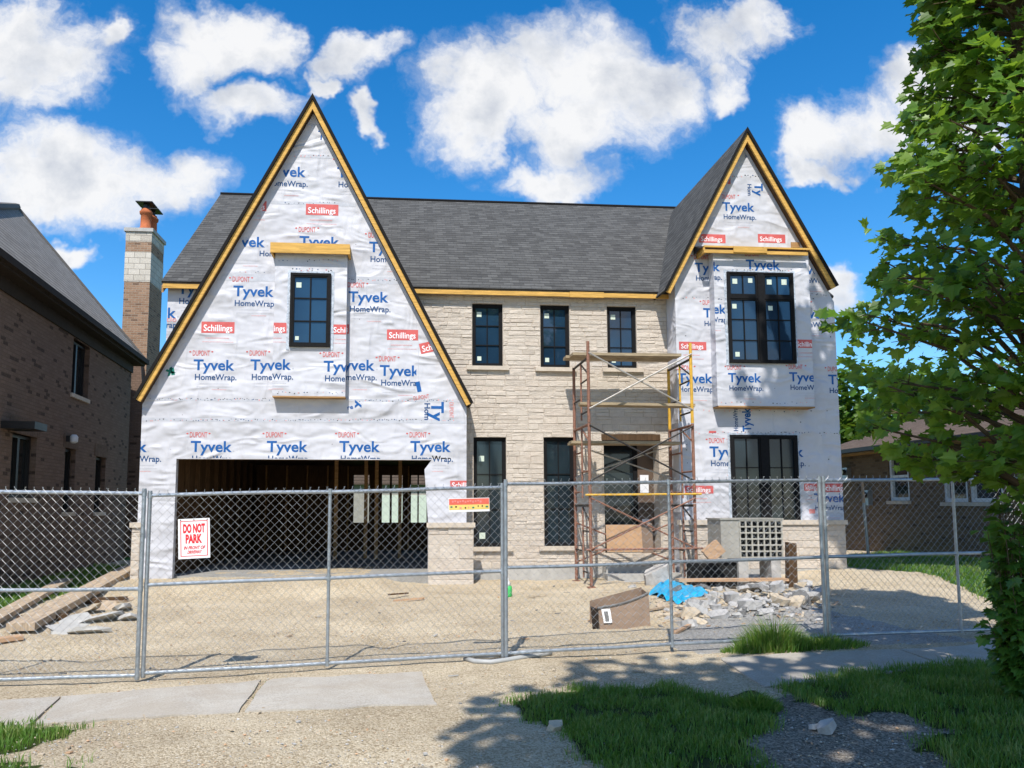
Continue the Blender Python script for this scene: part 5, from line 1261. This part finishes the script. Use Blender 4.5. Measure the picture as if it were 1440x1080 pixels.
while nb < 190:
    z1 = rn.uniform(1.75, 7.2); a = rn.uniform(0, 2 * pi); R_ = env(z1) * (.82 + .3 * noise.noise(V((a * 1.3, z1 * 1.1, 2))) + rn.uniform(-.08, .14))
    end = TP + V((cos(a) * R_, sin(a) * R_, 0)); end.z = z1 + TP.z
    z0 = max(1.5, z1 - R_ * rn.uniform(.25, .7)); st = TP + V((0, 0, z0)); nb += 1
    mid_ = st.lerp(end, .5) + V((0, 0, .12 * R_)); pts = [st, mid_, end]
    bw_.tube(pts, [.028, .016, .005], 5, cap=False)
    for k in range(7):
        f = .28 + .72 * (k + rn.random()) / 7; p = (st.lerp(mid_, f * 2) if f < .5 else mid_.lerp(end, f * 2 - 1))
        a2 = a + rn.choice([-1, 1]) * rn.uniform(.4, 1.2); l = rn.uniform(.15, .42) * (1.1 - .4 * f); d = V((cos(a2), sin(a2), rn.uniform(-.1, .5))); q = p + d * l
        bw_.tube([p, q], [.006, .003], 4, cap=False)
        spray(p.lerp(q, .55), d, 2, .125); spray(q, d, 5, .13)
    spray(end, end - mid_, 6, .125)
bw_.build('branch', 'bark', tree)
mk('foliage', V_, F_, T_, 'tree_leaf', tree)
def crown(parent, c, r, n, ls, mat_, rn, name='foliage', clumps=60, dens=.32):
    V_, F_, T_ = [], [], []
    C = []
    while len(C) < clumps:
        p = V((rn.uniform(-1, 1), rn.uniform(-1, 1), rn.uniform(-1, 1)))
        if .25 < p.length < 1: C.append((V((p.x * r[0], p.y * r[1], p.z * r[2])), rn.uniform(.6, 1.2)))
    for i in range(n):
        cc, k = rn.choice(C); g = V([max(-1.7, min(1.7, rn.gauss(0, q_))) for q_ in (1, 1, .7)]) * (dens * k * min(r) * .5); p = V(c) + cc + g
        leaf_at(V_, F_, T_, p, V((rn.uniform(-1, 1), rn.uniform(-1, 1), rn.uniform(-.8, .3))), V((rn.uniform(-.8, .8), rn.uniform(-.8, .8), 1)), ls * rn.uniform(.6, 1.3), min(1, max(0, .45 + .35 * noise.noise(p * .9) + rn.uniform(-.25, .25))), True)
    return mk(name, V_, F_, T_, mat_, parent), C
rn = random.Random(5)
upc, C_ = crown(tree, TP + V((.1, 0, 7.7)), (.9, .9, 1.5), 2200, .24, 'tree_leaf', rn, 'upper_foliage', 24, .5)
T3 = V((11.4, 9.0, gz(11.4, 9.0)))
t3 = thing('street_tree', 'tall tree outside the photo casting the shade on the right gable', 'tree', T3)
mb = MB(); mb.tube([T3 - Z3 * .2, T3 + V((-.2, 0, 4)), T3 + V((-1.4, -.1, 9)), T3 + V((-2.6, -.4, 13))], [.28, .22, .15, .05], 10); mb.build('trunk', 'bark', t3)
_, C_ = crown(t3, (7.6, 8.4, 13.0), (2.5, 1.3, 1.6), 5600, .30, 'tree_leaf', rn, 'foliage', 46, .5)
bw2 = MB()
for cc, k in C_[:26]: p = V((7.6, 8.4, 13)) + cc; s_ = T3 + V((-1.4, -.1, 9)); bw2.tube([s_, s_.lerp(p, .5) + V((0, 0, .3)), p], [.07, .045, .015], 5, cap=False)
bw2.build('branch', 'bark', t3)
T2 = V((3.9, -3.0, gz(3.9, -3)))
t2 = thing('street_tree', 'parkway tree outside the photo casting the near shade on the grass', 'tree', T2)
mb = MB(); mb.tube([T2 - Z3 * .2, T2 + V((0, .1, 3)), T2 + V((-.6, .4, 6)), T2 + V((-1.2, .8, 9))], [.25, .2, .14, .05], 10); mb.build('trunk', 'bark', t2)
crown(t2, (2.15, -1.5, 8.2), (3.1, 2.7, 2.6), 12000, .28, 'tree_leaf', rn, 'foliage', 70, .42)
# shrub of young shoots at the right edge
sp_ = gnd(1448, 985); sh = thing('shrub', 'dense low shrub with hanging leaves at the bottom right edge by the sidewalk', 'shrub', sp_)
V_, F_, T_ = [], [], []; sm = MB(); rn = random.Random(9)
for i in range(60):
    a = rn.uniform(0, 2 * pi); h = rn.uniform(.35, 1.7); r = rn.uniform(.05, .36) * (1.1 - .3 * h); b = sp_ + V((cos(a) * .08, sin(a) * .08, -.03)); e = sp_ + V((cos(a) * r, sin(a) * r, h))
    sm.tube([b, b.lerp(e, .5) + V((0, 0, .08)), e], [.009, .006, .003], 5, cap=False)
    for k in range(30):
        f = .1 + .9 * k / 30; p = b.lerp(e, f) + V((rn.uniform(-.06, .06), rn.uniform(-.06, .06), rn.uniform(-.04, .1)))
        leaf_at(V_, F_, T_, p, V((cos(a) + rn.uniform(-.9, .9), sin(a) + rn.uniform(-.9, .9), rn.uniform(-.9, .2))), V((rn.uniform(-.5, .5), rn.uniform(-.6, .4), 1)), rn.uniform(.06, .115), rn.random())
sm.build('stem', 'bark', sh); mk('foliage', V_, F_, T_, 'shrub_leaf', sh)
# background trees
def far_tree(label, px, d, zc, r, n, seed):
    rn = random.Random(seed); b = atd(px, 711, d); b.z = -.1; t = thing('background_tree', label, 'tree', b, 'trees behind the houses')
    mb = MB(); mb.tube([b, V((b.x, b.y, zc))], [.22, .1], 8); mb.build('trunk', 'bark', t); crown(t, (b.x, b.y, zc), r, n, .34, 'far_leaf', rn, 'foliage', 40, .5)
far_tree('bright green tree rising between the wrapped house and the bungalow', 1226, 34, 5.2, (2.6, 2.4, 2.7), 5200, 1)
far_tree('green tree behind the bungalow roof seen through the leaves', 1330, 42, 6.2, (4.0, 3, 3.0), 5200, 2)
far_tree('dark tree behind the bungalow at the right edge', 1465, 40, 6.5, (3.6, 3, 3.4), 4200, 3)
wp = atd(1196, 611, 36); mb = MB()
wh = thing('white_shed', 'white shed roof edge showing left of the bungalow roof', 'shed', (wp.x, wp.y, 0))
mb.box(wp.x - .6, wp.x + 1.2, wp.y, wp.y + 3, -.2, wp.z - .3); mb.build('wall', 'white_trim', wh)
mb = MB(); mb.extr_y([(wp.x - .8, wp.z - .299), (wp.x + 1.5, wp.z - .299), (wp.x + 1.5, wp.z), (wp.x - .8, wp.z + .1)], wp.y - .2, wp.y + 3.2); mb.build('roof', 'white_trim', wh)

# ================================================================== LIGHT AND SKY
SD = V((-.31, -1.0, 1.40)).normalized()               # towards the sun
sun = bpy.data.lights.new('sun', 'SUN'); sun.energy = 4.6; sun.angle = rad(.53); sun.color = (1, .955, .88)
so = bpy.data.objects.new('sun', sun); COL.objects.link(so); so.rotation_euler = SD.to_track_quat('Z', 'Y').to_euler(); so.location = (-10, -20, 30)
w = bpy.data.worlds.new('World'); S.world = w; w.use_nodes = True
t = NT.__new__(NT); t.t = w.node_tree; t.m = w
bg = t.t.nodes['Background']; bg.inputs['Strength'].default_value = .085
sky = t.n('ShaderNodeTexSky', {'sky_type': 'NISHITA', 'sun_disc': False}); sky.sun_elevation = math.asin(SD.z); sky.sun_rotation = math.atan2(SD.x, SD.y)
sky.air_density = 1.0; sky.dust_density = .3; sky.ozone_density = 3.0
hs = t.n('ShaderNodeHueSaturation', Saturation=1.40, Value=1.85, Color=sky.outputs[0]).outputs[0]
dv = t.coord('Generated'); sx = t.n('ShaderNodeSeparateXYZ', Vector=dv)
yy = t.math('MAXIMUM', sx.outputs[1], .06)
u_ = t.math('DIVIDE', sx.outputs[0], yy); v_ = t.math('DIVIDE', sx.outputs[2], yy)
p = t.n('ShaderNodeCombineXYZ', X=u_, Y=v_, Z=0.0).outputs[0]
def nz(vec, sc, det, typ='FBM', rough=.55): return t.noise(vec, sc, det, rough, 0, typ)
wn = t.n('ShaderNodeTexNoise', Vector=p, Scale=6.5, Detail=5.0, Roughness=.6)
wv = t.n('ShaderNodeVectorMath', {'operation': 'SUBTRACT'}, i0=wn.outputs['Color'], i1=(.5, .5, .5)).outputs[0]
wv = t.n('ShaderNodeVectorMath', {'operation': 'SCALE'}, i0=wv, Scale=.19).outputs[0]
pw = t.n('ShaderNodeVectorMath', {'operation': 'ADD'}, i0=p, i1=wv).outputs[0]
CL = [(30, 60, 120, 70), (95, 95, 60, 50), (20, 130, 60, 40), (150, 45, 25, 25), (120, 235, 150, 55), (60, 255, 110, 40), (190, 250, 110, 52), (268, 240, 60, 50), (95, 345, 42, 20), (10, 340, 30, 15),
      (325, 50, 85, 42), (270, 88, 52, 40), (380, 60, 60, 35), (365, 137, 62, 30), (498, 85, 58, 34), (515, 150, 24, 24), (455, 110, 25, 18), (700, 120, 110, 75), (770, 85, 110, 75), (860, 120, 110, 85), (660, 175, 70, 55), (800, 170, 110, 55), (775, 240, 90, 32), (920, 110, 60, 50),
      (1020, 50, 85, 60), (1075, 30, 60, 50), (1010, 105, 40, 35), (1170, 200, 75, 45), (1240, 180, 85, 60), (1295, 120, 70, 60), (1340, 170, 80, 70), (1150, 240, 50, 20), (1180, 410, 40, 40), (-150, 150, 150, 60), (1650, 250, 150, 70), (620, -120, 120, 70), (1300, -140, 120, 60)]
mx = None; lo = None
ps = t.n('ShaderNodeSeparateXYZ', Vector=pw)
for cx, cy, rx, ry in CL:
    r = ray(cx, cy); cu, cv = r.x / r.y, r.z / r.y; ru, rv = rx / FL * .95, ry / FL * .97
    a = t.math('MULTIPLY', t.math('SUBTRACT', ps.outputs[0], cu), 1 / ru); b = t.math('MULTIPLY', t.math('SUBTRACT', ps.outputs[1], cv), 1 / rv)
    g_ = t.math('SUBTRACT', 1.0, t.math('ADD', t.math('MULTIPLY', a, a), t.math('MULTIPLY', b, b)))
    mx = g_ if mx is None else t.n('ShaderNodeMath', {'operation': 'SMOOTH_MAX'}, i0=mx, i1=g_, i2=.5).outputs[0]
fb = nz(pw, 10, 11, 'FBM', .66); fb2 = nz(p, 4.5, 6)
mx = t.math('MULTIPLY', t.math('MAXIMUM', mx, -2.0), 1.55)
dens = t.math('ADD', mx, t.math('MULTIPLY', t.math('SUBTRACT', fb, .5), 4.8)); dens = t.math('ADD', dens, t.math('MULTIPLY', t.math('SUBTRACT', fb2, .5), 1.2))
mask = t.n('ShaderNodeMapRange', {'interpolation_type': 'SMOOTHSTEP'}, i0=dens, i1=-.55, i2=1.5, i3=0.0, i4=1.0).outputs[0]
veil = t.n('ShaderNodeMapRange', {'interpolation_type': 'SMOOTHSTEP'}, i0=t.math('ADD', mx, t.math('MULTIPLY', t.math('SUBTRACT', nz(pw, 5, 10, 'FBM', .7), .5), 7.0)), i1=-1.6, i2=1.6, i3=0.0, i4=.62).outputs[0]
mask = t.math('SUBTRACT', 1.0, t.math('MULTIPLY', t.math('SUBTRACT', 1.0, mask), t.math('SUBTRACT', 1.0, veil)))
front = t.n('ShaderNodeMapRange', i0=sx.outputs[1], i1=.1, i2=.3, i3=0.0, i4=1.0).outputs[0]
back = t.n('ShaderNodeMapRange', {'interpolation_type': 'SMOOTHSTEP'}, i0=nz(dv, 2.6, 9, 'FBM', .6), i1=.5, i2=.66, i3=0.0, i4=1.0).outputs[0]
mask = t.math('ADD', t.math('MULTIPLY', mask, front), t.math('MULTIPLY', back, t.math('SUBTRACT', 1.0, front))); mask = t.math('MULTIPLY', mask, .97)
pu = t.n('ShaderNodeVectorMath', {'operation': 'ADD'}, i0=p, i1=(-.015, .05, 0)).outputs[0]
rel = t.math('SUBTRACT', nz(p, 6, 7), nz(pu, 6, 7))
sh_ = t.math('ADD', .66, t.math('MULTIPLY', rel, 2.2)); sh_ = t.math('SUBTRACT', sh_, t.math('MULTIPLY', t.n('ShaderNodeMapRange', i0=dens, i1=1.0, i2=3.2, i3=0.0, i4=.36).outputs[0], 1.0))
ccol = t.ramp(sh_, [(.08, (4.5, 4.9, 5.8)), (.40, (6.7, 6.95, 7.4)), (.70, (8.8, 8.8, 8.85))])
fin = t.mix(mask, hs, ccol); t.t.links.new(fin, bg.inputs['Color'])

S.view_settings.view_transform = 'Standard'; S.view_settings.look = 'None'; S.view_settings.exposure = 0.36; S.view_settings.gamma = 1.0
S.cycles.max_bounces = 8; S.cycles.transparent_max_bounces = 8; S.cycles.use_denoising = True
